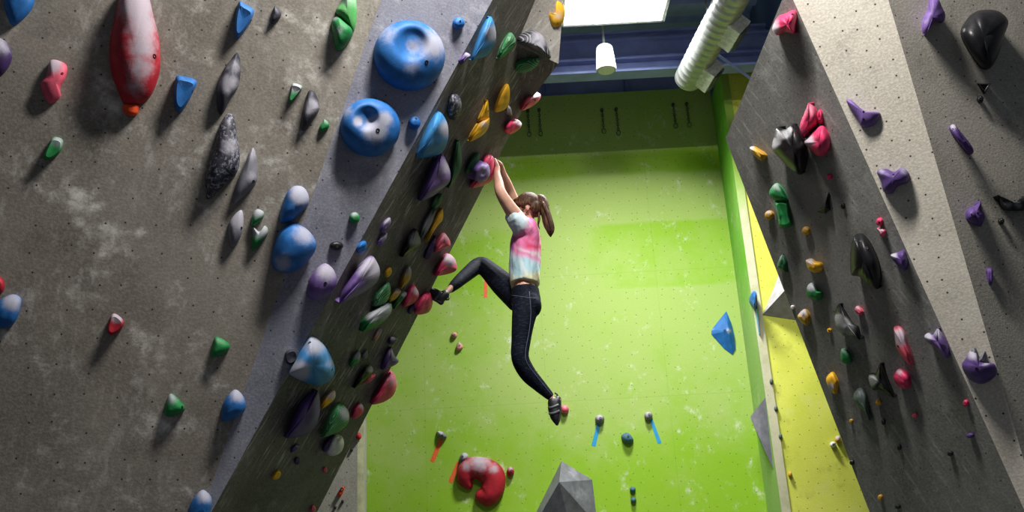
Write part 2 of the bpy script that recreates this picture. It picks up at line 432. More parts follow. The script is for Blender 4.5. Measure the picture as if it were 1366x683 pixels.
def bolt_at(parent, bvh, x, y, r, origin, name='bolt', m=None):
    hit = bvh.ray_cast(EYE, ray(x, y).normalized())
    if hit[0] is None: return
    p, n = hit[0], hit[1]
    if n.dot(EYE-p) < 0: n = -n
    s, t = frame_of(n, V((0, 0, 1)))
    bm = bmesh.new()
    d0, d1, d2 = -.006, .0025, -.001
    def ring(rr, d, k=12): return [bm.verts.new(p+n*d+s*(rr*math.cos(q*2*PI/k))+t*(rr*math.sin(q*2*PI/k))-origin) for q in range(k)]
    A, B, C, D = ring(r, d0), ring(r, d1), ring(r*.6, d1), ring(r*.5, d2)
    for P, Q in ((A, B), (B, C), (C, D)):
        for k in range(12): bm.faces.new((P[k], P[(k+1) % 12], Q[(k+1) % 12], Q[k]))
    bm.faces.new(D); bm.faces.new(A[::-1])
    bmesh.ops.recalc_face_normals(bm, faces=bm.faces)
    bm_obj(name, bm, m or mBolt, parent)
def dome(t): return max(0, 1-t**2.4)**.62
def cone(t): return 1-t
def puck(t): return max(0, 1-t**3.0)**.6
def mesa(t): return min(1, (1-t)/.28)**.8 if t < 1 else 0
def soft(t): return (math.cos(t*PI)+1)/2
PROF = dict(puck=puck, dome=dome, cone=cone, mesa=mesa, soft=soft)

HOLDS = []
def hold(fac, label, col, H, pts, prof='dome', peak=None, sharp=False, chalk=(), bolts=(), dents=(), style='plain', name='climbing_hold', cat='climbing hold', group=None, mtl=None, rim=.55, parent=None, lift=0.0, pname=None, bolt_r=.011, ridge=None):
    pl = FAC[fac]
    area2 = sum(pts[i-1][0]*pts[i][1]-pts[i][0]*pts[i-1][1] for i in range(len(pts)))
    if area2 < 0: pts = pts[::-1]          # clockwise on the picture
    cx = sum(p[0] for p in pts)/len(pts); cy = sum(p[1] for p in pts)/len(pts)
    ext = max(max(p[0] for p in pts)-min(p[0] for p in pts), max(p[1] for p in pts)-min(p[1] for p in pts))
    big = ext > 40
    if sharp:
        per = 3 if ext < 30 else 5
        ring = []
        for i in range(len(pts)):
            a, b = pts[i], pts[(i+1) % len(pts)]
            for k in range(per): ring.append((a[0]+(b[0]-a[0])*k/per, a[1]+(b[1]-a[1])*k/per))
    else:
        ring = catmull_closed(pts, 3 if ext < 16 else (5 if not big else 6))
    pk = peak or (cx, cy)
    c0 = pl.on(*pk)
    p0, p1 = proj(c0), proj(c0+pl.n*.1)
    dn = V(((p1[0]-p0[0])*10, (p1[1]-p0[1])*10)); dl = dn.length; dh = dn/dl if dl > 1e-6 else V((0, 0))
    ppm = FPX/(c0-EYE).dot(fw); obl = min(1, dl/ppm)
    pr = [q[0]*dh.x+q[1]*dh.y for q in ring]; across = max(pr)-min(pr)
    if obl > .3: H = min(H, .62*across/dl)
    ts = [1.0, .95, .88, .78, .66, .52, .36, .18] if not dents else [1-.045*k for k in range(22)]
    if prof == 'mesa': ts = [1, .96, .9, .84, .78, .72, .6, .4, .2]
    if sharp and prof == 'cone': ts = [1, .75, .5, .25]
    N = len(ring); hb = []
    for i in range(N):
        ax, ay = ring[i-1]; bx, by = ring[(i+1) % N]
        tx, ty = bx-ax, by-ay; l = math.hypot(tx, ty) or 1
        m = V((ty/l, -tx/l))
        s = max(0, m.dot(dh))
        hb.append(.006 + lift + (rim*H*min(1, obl*1.3)*s**.8))
    f = PROF[prof]; vs = []; ck = []; vpx = []
    def chalk_at(x, y):
        v = 0
        for (qx, qy, qr, qs) in chalk: v = max(v, qs*math.exp(-((x-qx)**2+(y-qy)**2)/(qr*qr)))
        return v
    for t in ts:
        for i in range(N):
            x = pk[0]+t*(ring[i][0]-pk[0]); y = pk[1]+t*(ring[i][1]-pk[1])
            g = f(t)
            h = hb[i]*t**1.5 + (H+lift)*g + (lift*(1-t**1.5)*0)
            for (qx, qy, qr, qd) in dents:
                d2 = ((x-qx)**2+(y-qy)**2)/(qr*qr)
                h -= qd*math.exp(-d2**2)
            vs.append(pl.on(x, y, max(h, .002))); ck.append(chalk_at(x, y)); vpx.append((x, y))
    h0 = (H+lift)
    for (qx, qy, qr, qd) in dents: h0 -= qd*math.exp(-(((pk[0]-qx)**2+(pk[1]-qy)**2)/(qr*qr))**2)
    vs.append(pl.on(pk[0], pk[1], max(.002, h0*f(0)))); ck.append(chalk_at(*pk)); ci = len(vs)-1
    # skirt to the wall and a closed underside
    cb = sum((vs[i]-pl.n*hb[i] for i in range(N)), V())/N
    b0 = len(vs)
    for i in range(N):
        q = vs[i]-pl.n*(hb[i]+.003); q = cb-pl.n*.003 + (q-(cb-pl.n*.003))*.985
        vs.append(q); ck.append(0)
    fs = []
    for r in range(len(ts)-1):
        for i in range(N):
            j = (i+1) % N
            fs.append((r*N+i, r*N+j, (r+1)*N+j, (r+1)*N+i))
    L = (len(ts)-1)*N
    for i in range(N): fs.append((L+i, L+(i+1) % N, ci))
    for i in range(N): fs.append((b0+i, b0+(i+1) % N, (i+1) % N, i))
    fs.append(tuple(b0+i for i in range(N))[::-1])
    bvh = BVHTree.FromPolygons(vs, [tuple(q) for q in fs])
    org = cb.copy()
    nm = pname or name
    me = mesh_from(nm, vs, fs, smooth=not (sharp and prof == 'cone'), origin=org if parent is None else parent.location)
    fix_normals(me)
    if not (sharp and prof == 'cone'):
        try: me.set_sharp_from_angle(angle=math.radians(50))
        except Exception: pass
    a = me.attributes.new('chalk', 'FLOAT', 'POINT'); a.data.foreach_set('value', ck)
    o = obj(nm, me, mtl or hold_mat(col, style), parent, org if parent is None else None)
    if parent is None: tag(o, label, cat, group)
    for b in bolts:
        x, y = b[0], b[1]
        bolt_at(o, bvh, x, y, b[2] if len(b) > 2 else bolt_r, org if parent is None else parent.location, m=mSteel if len(b) > 3 else None)
    HOLDS.append(o)
    return o
def top(pts, s=.8, r=.45):
    """chalk rubbed on the upper part of a hold"""
    y0 = min(p[1] for p in pts); y1 = max(p[1] for p in pts)
    q = [p for p in pts if p[1] < y0+.4*(y1-y0)] or pts
    cx = sum(p[0] for p in q)/len(q)
    return [(cx, y0+.15*(y1-y0), max(3.0, r*(y1-y0)), s)]

GL, GS, GD, GB, GR, GT, GZ = ('climbing holds on the left grey wall', 'climbing holds on the blue-grey strip', 'climbing holds on the dark overhanging face',
    'climbing holds on the green back wall', 'climbing holds on the dark grey prow', 'climbing holds on the light grey strip', 'climbing holds on the far right grey panel')
def H1(fac, grp, label, col, H, pts, ck=.8, **k):
    k.setdefault('group', grp)
    if 'chalk' not in k and ck: k['chalk'] = top(pts, ck)
    return hold(fac, label, col, H, pts, **k)

# --- left grey wall
def l1(label, col, H, pts, ck=.8, **k): return H1('L1', GL, label, col, H, pts, ck, **k)
l1('blue wedge hold cut off by the top left corner', 'blue', .05, [(12, -14), (40, -16), (46, 0), (38, 18), (18, 34), (9, 20), (5, 2)], 0)
l1('dark purple rounded hold at the left edge above the blue chalky one', 'dpurple', .07, [(-20, 58), (-5, 50), (8, 56), (16, 72), (12, 88), (0, 102), (-14, 100)], .7)
l1('pink hold with white chalky top left of the large red hold', 'rose', .05, [(68, 80), (88, 86), (88, 102), (80, 118), (80, 130), (65, 138), (54, 114), (62, 100)], 0, chalk=[(72, 86, 13, .9)], bolts=[(83, 98, .006)])
rd = l1('very large red oval hold smeared with white chalk at upper left', 'red', .13, [(162, -12), (180, -20), (196, -10), (205, 22), (213, 58), (213, 95), (203, 125), (188, 139), (167, 140), (156, 118), (148, 95), (146, 60), (153, 25)], 0, chalk=[(184, 8, 28, .95), (190, 35, 26, .8), (190, 62, 24, .75), (187, 90, 22, .7), (180, 115, 18, .55)], bolts=[(206, 75, .012)])
hold('L1', None, 'orange', .045, [(166, 139), (184, 139), (185, 147), (182, 153), (175, 155), (167, 152), (164, 146)], parent=rd, pname='orange_tip')
rd.children[-1]['label'] = 'orange-red tip'
l1('blue flat-topped wedge to the right of the large red hold', 'blue', .06, [(234, 104), (246, 102), (262, 108), (258, 122), (248, 141), (239, 150), (232, 138)], .25, prof='mesa', bolts=[(257, 121, .008)])
l1('blue ribbed wedge near the top edge of the left wall', 'blue', .06, [(319, 2), (326, 5), (338, 13), (336, 25), (326, 42), (317, 51), (313, 45), (314, 22)], .25, prof='mesa', bolts=[(335, 27, .008)])
l1('small charcoal hold beside the ribbed blue wedge at the top', 'dark', .04, [(367, 8), (375, 18), (372, 26), (363, 32), (361, 27), (364, 16)], .3)
l1('leaf-shaped lavender grey hold with dark tip above the big speckled one', 'dark', .07, [(317, 70), (321, 90), (318, 115), (308, 131), (298, 150), (292, 151), (289, 135), (290, 115), (297, 95), (306, 82)], 0, chalk=[(304, 112, 14, .95), (312, 88, 12, .6)])
l1('largest dark speckled teardrop hold in the middle of the left wall', 'dark', .10, [(303, 152), (312, 156), (316, 180), (320, 210), (315, 232), (300, 246), (278, 266), (275, 252), (274, 235), (285, 200), (292, 170)], 0, style='spots', chalk=[(306, 195, 16, .6), (304, 165, 12, .4)], bolts=[(312, 225, .009)])
l1('long thin grey hold beside the lower end of the speckled teardrop', 'grey', .06, [(337, 197), (343, 215), (343, 240), (332, 255), (322, 265), (312, 272), (311, 260), (317, 240), (326, 220)], 0, chalk=[(336, 205, 12, .6), (334, 236, 10, .6)], bolts=[(338, 242, .009)])
l1('small lavender grey hold left of two small green holds', 'grey', .05, [(322, 280), (325, 292), (323, 310), (316, 325), (309, 330), (305, 318), (305, 300), (312, 287)], .9, bolts=[(322, 304, .007)])
l1('small green hold with white top, upper of a stacked pair', 'green', .04, [(343, 279), (352, 283), (350, 292), (338, 302), (335, 298), (337, 286)], .9)
l1('heart-shaped green hold with white top, lower of a stacked pair', 'green', .045, [(338, 303), (346, 309), (353, 301), (358, 308), (352, 320), (338, 334), (335, 328), (337, 313)], .9)
l1('small pale green triangular hold left of the upper grey chalky leaf hold', 'green', .04, [(391, 111), (403, 115), (400, 123), (388, 137), (385, 133), (388, 120)], .85, prof='mesa')
l1('grey hold with black lower rim near the edge of the left wall', 'dark', .06, [(412, 121), (420, 123), (426, 140), (424, 150), (410, 170), (403, 174), (401, 165), (404, 150), (408, 132)], 0, chalk=[(414, 142, 12, .9)])
l1('tiny green hold just below the grey one with black rim', 'green', .03, [(433, 159), (439, 165), (437, 172), (427, 177), (426, 170), (430, 163)], .4)
l1('light green hooked hold at the top edge, upper of two', 'lgreen', .08, [(462, -14), (474, -4), (476, 20), (472, 42), (465, 36), (452, 22), (448, 14), (456, 2)], .5)
l1('dark green hold with scooped lip, directly under the light green one', 'green', .09, [(450, 21), (460, 27), (470, 37), (469, 50), (458, 65), (449, 66), (445, 50), (442, 30)], 0, chalk=[(452, 40, 8, .55), (446, 24, 6, .6)])
l1('blue dome with white chalk top, upper of two touching blue holds', 'blue', .10, [(393, 248), (405, 250), (412, 262), (410, 275), (398, 286), (388, 296), (374, 297), (373, 285), (378, 268), (384, 255)], 0, chalk=[(402, 258, 18, 1)])
l1('large blue bulb hold, lower of two touching blue holds', 'blue', .12, [(386, 298), (396, 298), (412, 308), (422, 325), (416, 342), (400, 358), (382, 364), (365, 358), (362, 345), (366, 325), (374, 306)], 0, chalk=[(407, 312, 18, .7), (378, 350, 14, .7)])
l1('small red hold with grey top alone on the lower left wall', 'red', .045, [(152, 418), (165, 428), (161, 440), (149, 447), (143, 442), (145, 428)], 0, prof='mesa', chalk=[(156, 423, 9, 1)])
l1('blue hold with chalky top at the far left edge', 'blue', .06, [(14, 393), (28, 398), (26, 415), (18, 432), (5, 438), (-8, 432), (-8, 408)], 0, chalk=[(16, 402, 16, .8)])
l1('sliver of a red hold at the left edge above the blue chalky one', 'red', .04, [(-6, 368), (3, 372), (6, 382), (2, 391), (-6, 392)], 0)
l1('small green rectangular hold below the chalky pink one', 'green', .045, [(71, 183), (84, 187), (80, 203), (67, 213), (58, 211), (62, 197)], .6, prof='mesa')
l1('green rounded hold, upper right of the two low on the left wall', 'green', .05, [(289, 449), (306, 459), (302, 470), (286, 477), (281, 473), (284, 458)], .3)
l1('green dome hold, lower left of the two low on the left wall', 'green', .055, [(229, 525), (246, 542), (242, 550), (226, 556), (219, 551), (222, 535)], .6, bolts=[(243, 543, .006)])
l1('blue hold with grey chalk cap beside the narrow end of the strip', 'blue', .08, [(312, 520), (322, 525), (328, 538), (325, 550), (312, 559), (297, 562), (295, 552), (299, 535)], 0, chalk=[(317, 525, 14, .8)])
l1('blue hold with grey cap cut by the bottom edge', 'blue', .08, [(268, 654), (278, 658), (283, 668), (281, 684), (276, 696), (250, 696), (254, 672)], 0, chalk=[(273, 660, 14, .8)])

# --- blue-grey strip
def l2(label, col, H, pts, ck=.5, **k): return H1('L2', GS, label, col, H, pts, ck, **k)
l2('huge round blue hold with a bowl in it, upper of two', 'blue', .125, ell(546, 74, 48, 47, 30, 12), 0, dents=[(550, 57, 20, .055)], chalk=[(578, 60, 24, .75), (550, 90, 16, .5), (515, 45, 20, .5), (552, 62, 13, .62)], bolts=[(569, 83, .012)], peak=(547, 70), prof='puck')
l2('huge round blue hold with a white chalked bowl, lower of two', 'blue', .105, ell(494, 170, 40, 39, 0, 12), 0, dents=[(489, 157, 14, .045)], chalk=[(500, 174, 18, 1.0), (512, 160, 14, .8), (478, 162, 9, .8), (462, 148, 14, .5)], bolts=[(504, 174, .012)], peak=(493, 167), prof='puck')
l2('small round blue foothold right of the upper bowl hold', 'blue', .05, ell(612, 31, 8, 8), .3, bolts=[(614, 28, .005)])
l2('small round blue foothold right of the lower bowl hold', 'blue', .05, ell(553, 164, 8, 9), .3, bolts=[(555, 158, .007)])
l2('small round green foothold on the blue-grey strip', 'green', .04, ell(473, 291, 7, 8), .6)
l2('black oval foothold on the blue-grey strip', 'black', .03, ell(449, 328, 9, 6), .2, bolts=[(450, 329, .006, 1)])
l2('purple round hold with white top at the edge of the strip', 'lilac', .10, [(430, 352), (442, 356), (449, 370), (446, 385), (432, 398), (417, 400), (410, 391), (414, 370)], 0, chalk=[(436, 362, 18, .75)], bolts=[(434, 378, .009)])
l2('small dark block hold hidden behind the big pale blue hold', 'dark', .05, [(381, 470), (394, 466), (398, 478), (390, 486), (382, 484)], .2, prof='mesa')

# --- dark overhanging face
def l3(label, col, H, pts, ck=.7, **k): return H1('L3', GD, label, col, H, pts, ck, **k)
l3('large pale blue triangular hold with white chalk patches', 'lblue', .14, [(416, 449), (432, 460), (443, 478), (447, 492), (443, 505), (432, 512), (419, 514), (402, 508), (387, 500), (386, 495), (395, 478), (406, 460)], 0, chalk=[(398, 495, 17, 1), (420, 460, 18, .8), (440, 485, 10, .5)], bolts=[(443, 493, .008), (413, 457, .008)])
l3('blue dome hold highest on the dark face', 'lblue', .14, [(653, 22), (659, 30), (662, 50), (657, 65), (648, 75), (630, 81), (629, 76), (636, 55), (643, 38)], 0, chalk=[(659, 45, 13, .9)])
l3('blue dome hold directly above the purple shell hold', 'lblue', .14, [(584, 149), (592, 155), (598, 170), (597, 190), (588, 205), (572, 210), (556, 210), (558, 198), (565, 180), (574, 163)], 0, chalk=[(596, 172, 13, .85)])
l3('purple shell hold directly under the blue dome', 'lilac', .12, [(588, 203), (597, 218), (601, 230), (600, 242), (590, 252), (575, 263), (560, 268), (562, 255), (570, 235), (580, 212)], 0, chalk=[(597, 222, 14, .65)])
l3('small swirl-grooved green hold beside the top blue dome', 'green', .10, [(681, 43), (688, 52), (687, 60), (680, 70), (672, 76), (664, 79), (665, 70), (672, 54)], .3, style='swirl')
H1('L4', GD, 'charcoal hold with white grooves on the jutting end block', 'dark', .09, [(690, 50), (700, 42), (712, 40), (724, 48), (732, 65), (735, 77), (728, 75), (708, 64), (692, 57)], 0, style='swirl', chalk=[(718, 54, 14, .8)])
H1('L5', GD, 'swirl-grooved green hold on the underside of the end block', 'green', .06, [(684, 88), (690, 81), (706, 78), (720, 78), (714, 90), (700, 97), (688, 95)], 0, style='swirl')
H1('L4', GD, 'yellow notched hold at the top right corner of the end block', 'yellow', .07, [(741, -4), (750, 2), (754, 15), (752, 28), (746, 37), (738, 38), (732, 28), (730, 17), (739, 16)], 0, chalk=[(745, 20, 10, .5)])
l3('yellow lens hold, uppermost and rightmost of the yellow ones on the dark face', 'yellow', .08, [(676, 112), (680, 119), (679, 138), (672, 147), (660, 149), (663, 136), (668, 123)], 0)
l3('yellow fin hold, upper half of a stacked yellow pair', 'yellow', .08, [(650, 133), (652, 145), (652, 158), (647, 164), (638, 162), (643, 148)], 0, bolts=[(651, 148, .005)])
l3('yellow fin hold with grey chalk, lower half of a stacked yellow pair', 'yellow', .08, [(639, 163), (652, 156), (652, 169), (643, 181), (627, 189), (626, 183), (632, 172)], 0, chalk=[(646, 166, 8, .6)], bolts=[(639, 164, .007)])
l3('pink-red hold sticking out just below the end block', 'rose', .12, [(696, 147), (697, 136), (703, 128), (714, 123), (721, 126), (719, 134), (708, 143)], 0, chalk=[(718, 126, 8, .4)], bolts=[(714, 134, .007)])
l3('pink egg hold on the wall edge above the climber\'s hands', 'pink', .12, [(673, 173), (679, 161), (689, 159), (696, 165), (692, 173), (680, 179)], 0, chalk=[(694, 164, 5, 1)])
gp = l3('magenta plate hold that the climber\'s hands are gripping', 'pink', .07, [(649, 207), (657, 208), (660, 222), (659, 237), (648, 246), (630, 251), (628, 245), (639, 238), (644, 216)], 0)
l3('grey-purple ball hold fixed on the magenta plate', 'lilac', .10, [(643, 216), (651, 219), (654, 229), (651, 238), (643, 243), (634, 241), (631, 233), (634, 222)], 0, lift=.05, chalk=[(646, 228, 9, .6)])
l3('dark green block hold left of the magenta plate', 'dgreen', .07, [(634, 204), (640, 207), (637, 220), (628, 232), (621, 230), (624, 218)], 0)
l3('long dark green hold right of the purple shell', 'dgreen', .08, [(610, 187), (615, 200), (615, 225), (607, 240), (598, 251), (602, 225)], .25)
l3('dark spotted hold right of the blue bowl holds', 'dark', .09, [(604, 125), (613, 128), (616, 145), (611, 158), (603, 160), (598, 152), (599, 135)], 0, style='spots', chalk=[(612, 138, 7, .5)])
l3('small purple hold under the highest blue dome', 'purple', .06, [(622, 70), (628, 74), (622, 81), (616, 86), (613, 81), (618, 75)], .6)
l3('small grey peg hold between the upper yellow and pink holds', 'lgrey', .07, [(677, 140), (682, 145), (683, 155), (677, 153), (674, 147)], .6)
l3('pale teal finger hold beside the ragged yellow strip', 'sage', .07, [(577, 277), (582, 280), (575, 300), (565, 316), (560, 316), (563, 302), (570, 288)], 0, chalk=[(570, 298, 14, .8)])
l3('dark green hold between the purple shell and the pale teal finger', 'dgreen', .06, [(580, 262), (590, 258), (587, 273), (578, 279), (575, 272)], 0)
l3('ragged yellow strip hold in the middle of the dark face', 'yellow', .06, [(590, 277), (591, 292), (585, 300), (576, 313), (570, 323), (569, 318), (574, 304), (582, 291)], 0)
l3('dark purple rough hold left of the red facet', 'dpurple', .06, [(581, 314), (580, 330), (573, 345), (566, 344), (570, 331)], .3)
l3('red faceted hold on the wall edge above the pink dome', 'rose', .12, [(591, 311), (598, 317), (601, 325), (598, 330), (580, 337), (581, 326)], .5)
l3('pink half-dome hold at the wall edge above the raised foot', 'pink', .15, [(596, 338), (605, 343), (609, 353), (608, 361), (596, 366), (580, 368), (581, 361), (588, 346)], 0, chalk=[(600, 346, 13, .75)])
l3('grey hold with black lower half in the middle of the dark face', 'black', .09, [(554, 305), (561, 320), (560, 328), (548, 336), (536, 343), (537, 332), (544, 318)], 0, chalk=[(554, 318, 10, 1.1)])
l3('small purple hold with white smear, upper of a thin pair', 'lilac', .05, [(520, 290), (521, 299), (514, 310), (508, 309), (512, 297)], .8)
l3('small white smeared purple hold, lower of a thin pair', 'lilac', .05, [(516, 311), (515, 320), (508, 328), (503, 325), (508, 316)], 1.0)
l3('small blue peg near the edge of the blue-grey strip', 'blue', .06, [(482, 323), (488, 322), (489, 332), (484, 338), (477, 337), (477, 330)], 0)
l3('large purple hold with broad white chalk top', 'lilac', .14, [(495, 341), (503, 350), (507, 362), (503, 376), (487, 389), (468, 399), (455, 405), (452, 402), (457, 388), (468, 370), (481, 352)], 0, peak=(482, 374), chalk=[(494, 358, 20, .9)])
l3('tiny yellow hold right of the large purple and white hold', 'yellow', .05, [(520, 356), (523, 362), (520, 368), (515, 370), (514, 364)], 0)
l3('tan yellow hold, upper of two touching on the dark face', 'ochre', .08, [(545, 354), (549, 362), (547, 373), (540, 381), (534, 385), (536, 372), (540, 362)], .7)
l3('tan hold, lower of two touching, beside the bumpy green hold', 'ochre', .07, [(530, 384), (535, 389), (528, 399), (518, 403), (518, 397), (524, 389)], .6)
l3('bumpy textured green hold above the green-edged grey cup', 'green', .09, [(517, 376), (521, 383), (520, 395), (512, 406), (498, 409), (499, 399), (507, 386)], .3, style='swirl')
l3('grey cup hold with green lower rim', 'green', .09, [(518, 403), (523, 408), (520, 420), (505, 434), (486, 442), (481, 440), (482, 430), (492, 418), (505, 409)], 0, chalk=[(510, 414, 14, 1.1), (497, 421, 11, 1.0)])
l3('dark green knob with a chalky grey head', 'dgreen', .07, [(538, 388), (543, 392), (536, 402), (526, 412), (523, 408), (531, 395)], 0, chalk=[(540, 391, 6, 1)])
l3('pink rounded hold left of the raised shoe', 'pink', .10, [(550, 380), (557, 387), (559, 394), (555, 402), (545, 408), (537, 409), (540, 398)], 0, chalk=[(556, 388, 8, .7)])
l3('deep pink foothold under the climber\'s raised shoe', 'pink', .15, [(565, 392), (573, 390), (577, 399), (576, 410), (569, 418), (553, 419), (555, 407)], 0, chalk=[(566, 398, 9, .3)])
l3('dark plum block left of the deep pink foothold', 'dpurple', .06, [(546, 410), (553, 405), (552, 418), (545, 418)], 0)
l3('small purple hold with a white top above the purple bell', 'dpurple', .06, [(521, 450), (528, 449), (530, 453), (525, 459), (518, 458)], 1)
l3('pale smeared pinkish nub in the middle of the lower dark face', 'flesh', .04, [(505, 439), (510, 440), (505, 450), (499, 456), (499, 449)], .9)
l3('purple bell-shaped hold on the wall edge', 'purple', .12, [(521, 463), (526, 474), (532, 481), (527, 487), (518, 491), (509, 493), (511, 481)], 0, chalk=[(523, 470, 7, .6)])
l3('pink hold with dark grey top, lowest of the big ones on the wall edge', 'pink', .15, [(520, 495), (527, 501), (529, 515), (524, 528), (510, 537), (495, 539), (502, 525), (510, 510)], 0, chalk=[(522, 507, 14, .5)])
l3('small green hold with grey top left of the black hold', 'green', .06, [(478, 468), (481, 476), (476, 486), (467, 489), (468, 480)], 0, chalk=[(477, 474, 7, .9)])
l3('black hold with white upper corner on the lower dark face', 'black', .08, [(493, 487), (498, 495), (489, 507), (473, 518), (475, 508), (484, 494)], 0, chalk=[(494, 491, 6, 1)])
l3('small red hold tucked under the black one', 'rose', .05, [(501, 499), (496, 508), (487, 511), (489, 504)], .4)
l3('small grey nub above the black and white hold', 'grey', .05, [(490, 467), (490, 476), (484, 479), (484, 472)], .6)
l3('large dark purple flat hold low on the dark face', 'purple', .12, [(423, 520), (427, 535), (426, 555), (418, 572), (402, 582), (381, 584), (385, 570), (396, 545), (410, 527)], .15)
l3('narrow tan and yellow hold right of the dark purple flat hold', 'yellow', .06, [(446, 521), (447, 531), (438, 540), (428, 546), (428, 538), (437, 526)], .8)
l3('green hold with white grooved rim low on the dark face', 'green', .10, [(452, 537), (461, 542), (466, 553), (464, 565), (455, 574), (443, 580), (429, 583), (432, 570), (441, 551)], 0, chalk=[(463, 551, 12, .85)], style='swirl')
l3('small pink hold with grey top right of the green grooved one', 'pink', .08, [(480, 537), (485, 543), (484, 551), (476, 558), (469, 557), (472, 545)], 0, chalk=[(483, 541, 6, .8)])
l3('purple wedge backing the white dome', 'dpurple', .05, [(433, 590), (446, 580), (450, 590), (437, 602), (430, 601)], 0)
l3('white chalked dome hold lowest of the large ones on the dark face', 'white', .09, [(448, 580), (456, 582), (459, 592), (455, 603), (445, 608), (437, 606), (436, 598), (441, 586)], 0)
l3('small purple flake hold below the dark purple flat hold', 'purple', .05, [(400, 594), (397, 600), (389, 604), (389, 598), (395, 593)], .5)
l3('tiny dark hold between the purple flake and the yellow peg', 'dpurple', .04, ell(397, 615, 4, 5), 0)
l3('small yellow peg alone near the bottom of the dark face', 'yellow', .06, [(371, 627), (375, 631), (372, 638), (365, 640), (364, 635)], 0)
l3('tiny red foothold near the bottom edge of the dark face', 'rose', .04, ell(434, 627, 2.6, 4), 0)
l3('tiny pink foothold at the very bottom of the dark face', 'rose', .04, ell(418, 679, 3, 5), 0)

# --- narrow grey panel beside the green wall
def gpn(label, col, H, pts, ck=0, **k): return H1('G', 'small holds on the narrow grey panel', label, col, H, pts, ck, **k)
gpn('small red foothold near the top of the narrow grey panel', 'red', .05, ell(478, 582, 4, 5))
gpn('small orange-red foothold with dark bolt on the narrow grey panel', 'orange', .05, [(459, 649), (458, 656), (453, 664), (450, 660), (453, 653)], bolts=[(456, 653, .018)])
gpn('upper tiny black foothold on the narrow grey panel', 'black', .03, ell(469, 600, 1.8, 3))
gpn('tiny black foothold below the orange-red one on the grey panel', 'black', .03, ell(457, 669, 1.8, 2.4))
gpn('tiny black foothold lowest on the narrow grey panel', 'black', .03, ell(447, 677, 1.8, 2.2))

# --- green back wall
def bw(label, col, H, pts, ck=.4, **k): return H1('B', GB, label, col, H, pts, ck, **k)
bw('small pinkish foothold, upper of two left of the hanging leg', 'flesh', .05, ell(606, 447, 4.2, 4), .4, bolts=[(606, 447, .012)])
bw('pinkish triangular foothold, lower of two left of the hanging leg', 'flesh', .05, [(612, 456), (618, 463), (612, 468), (608, 465)], .6, bolts=[(613, 461, .010)])
bw('pink hold just behind the climber\'s hanging shoe', 'rose', .08, ell(753, 546, 6, 5.5, 30), .5)
bw('small dusty red hold right of the red horseshoe', 'red', .07, ell(681, 629, 5, 6.5), .6, bolts=[(682, 628, .012)])
bw('grey ball hold above the left blue tape strip', 'grey', .08, ell(800, 559, 6.2, 5.8), .9, bolts=[(801, 558, .012)])
bw('grey ball hold above the right blue tape strip', 'grey', .08, ell(865, 555, 5.5, 6), .8, bolts=[(866, 553, .012)])
bw('oval slate blue hold between the two blue tape strips', 'teal', .09, [(829, 581), (836, 577), (842, 581), (845, 588), (839, 592), (831, 588)], .3, bolts=[(838, 582, .012)])
bw('tiny slate foothold, upper of two low on the green wall', 'teal', .06, ell(844, 653, 4, 4), .2)
bw('tiny slate foothold, lower of two low on the green wall', 'teal', .06, ell(845, 667, 3.8, 4), .2)
bw('grey lens hold at the head of the upper orange tape', 'grey', .07, [(583, 575), (590, 576), (596, 582), (594, 585), (588, 584), (584, 580)], 1.0, bolts=[(590, 581, .010)])
bw('grey lens hold on top of the red horseshoe beside orange tape', 'grey', .08, [(613, 610), (618, 604), (624, 606), (624, 612), (618, 617), (613, 616)], 1.0, bolts=[(617, 609, .010)])
mVol = wall_mat('grey_volume_texture', (.17, .165, .16), (.26, .25, .245), .6, hole_scale=10, hole=.02, seed=1.1)
mVolL = wall_mat('pale_volume_texture', (.36, .36, .37), (.44, .44, .45), .4, hole_scale=10, hole=.015, seed=2.1)
hold('B', 'large grey faceted pyramid on the green wall at the bottom', 'grey', .42, [(749, 615), (790, 640), (797, 700), (770, 745), (690, 740), (712, 690)], prof='cone', peak=(746, 643), sharp=True, name='climbing_volume', cat='climbing volume', mtl=hold_mat('grey'), chalk=[(775, 660, 16, .45), (735, 680, 10, .3), (765, 630, 10, .5)])
hold('B', 'blue triangular pyramid with chalked ridge beside the green corner', 'blue', .10, [(969, 415), (976, 432), (980, 450), (981, 465), (977, 473), (966, 465), (949, 446), (949, 440)], prof='cone', peak=(972, 441), sharp=True, name='climbing_volume', cat='climbing volume', mtl=hold_mat('blue'), chalk=[(950, 440, 2.5, .7), (972, 441, 3.5, .8)], bolts=[(967, 441, .012)])
H1('S', 'holds on the green corner wall', 'half blue hold on the green corner wall above the blue line', 'blue', .10, [(1004, 389), (1008, 391), (1009, 402), (1008, 412), (1004, 409), (999, 401)], 0)
def corner_volume():
    a, b = SW.on(1024, 526), SW.on(1036, 637); c = SW.on(1012, 585)
    d = at(1000.5, 556, 8.40); e = d*.12 + b*.88
    a, b, c = a-SW.n*.003, b-SW.n*.003, c-SW.n*.003
    o_ = (a+b+c)/3
    me = mesh_from('climbing_volume', [a, b, c, d], [(0, 1, 3), (1, 2, 3), (2, 0, 3), (0, 2, 1)], origin=o_); fix_normals(me)
    at2 = me.attributes.new('chalk', 'FLOAT', 'POINT'); at2.data.foreach_set('value', [.1, .1, 0, .5])
    tag(obj('climbing_volume', me, hold_mat('grey'), None, o_), 'dark grey pyramid on the green corner wall below the blue line', 'climbing volume')
corner_volume()
hold('Y', 'pale grey pyramid on the yellow wall half hidden by the dark prow', 'lgrey', .28, [(1017, 420), (1032, 385), (1040, 362), (1085, 350), (1100, 420), (1072, 428)], prof='cone', peak=(1050, 384), sharp=True, name='climbing_volume', cat='climbing volume', mtl=hold_mat('lgrey'), chalk=[(1038, 385, 7, .9)])
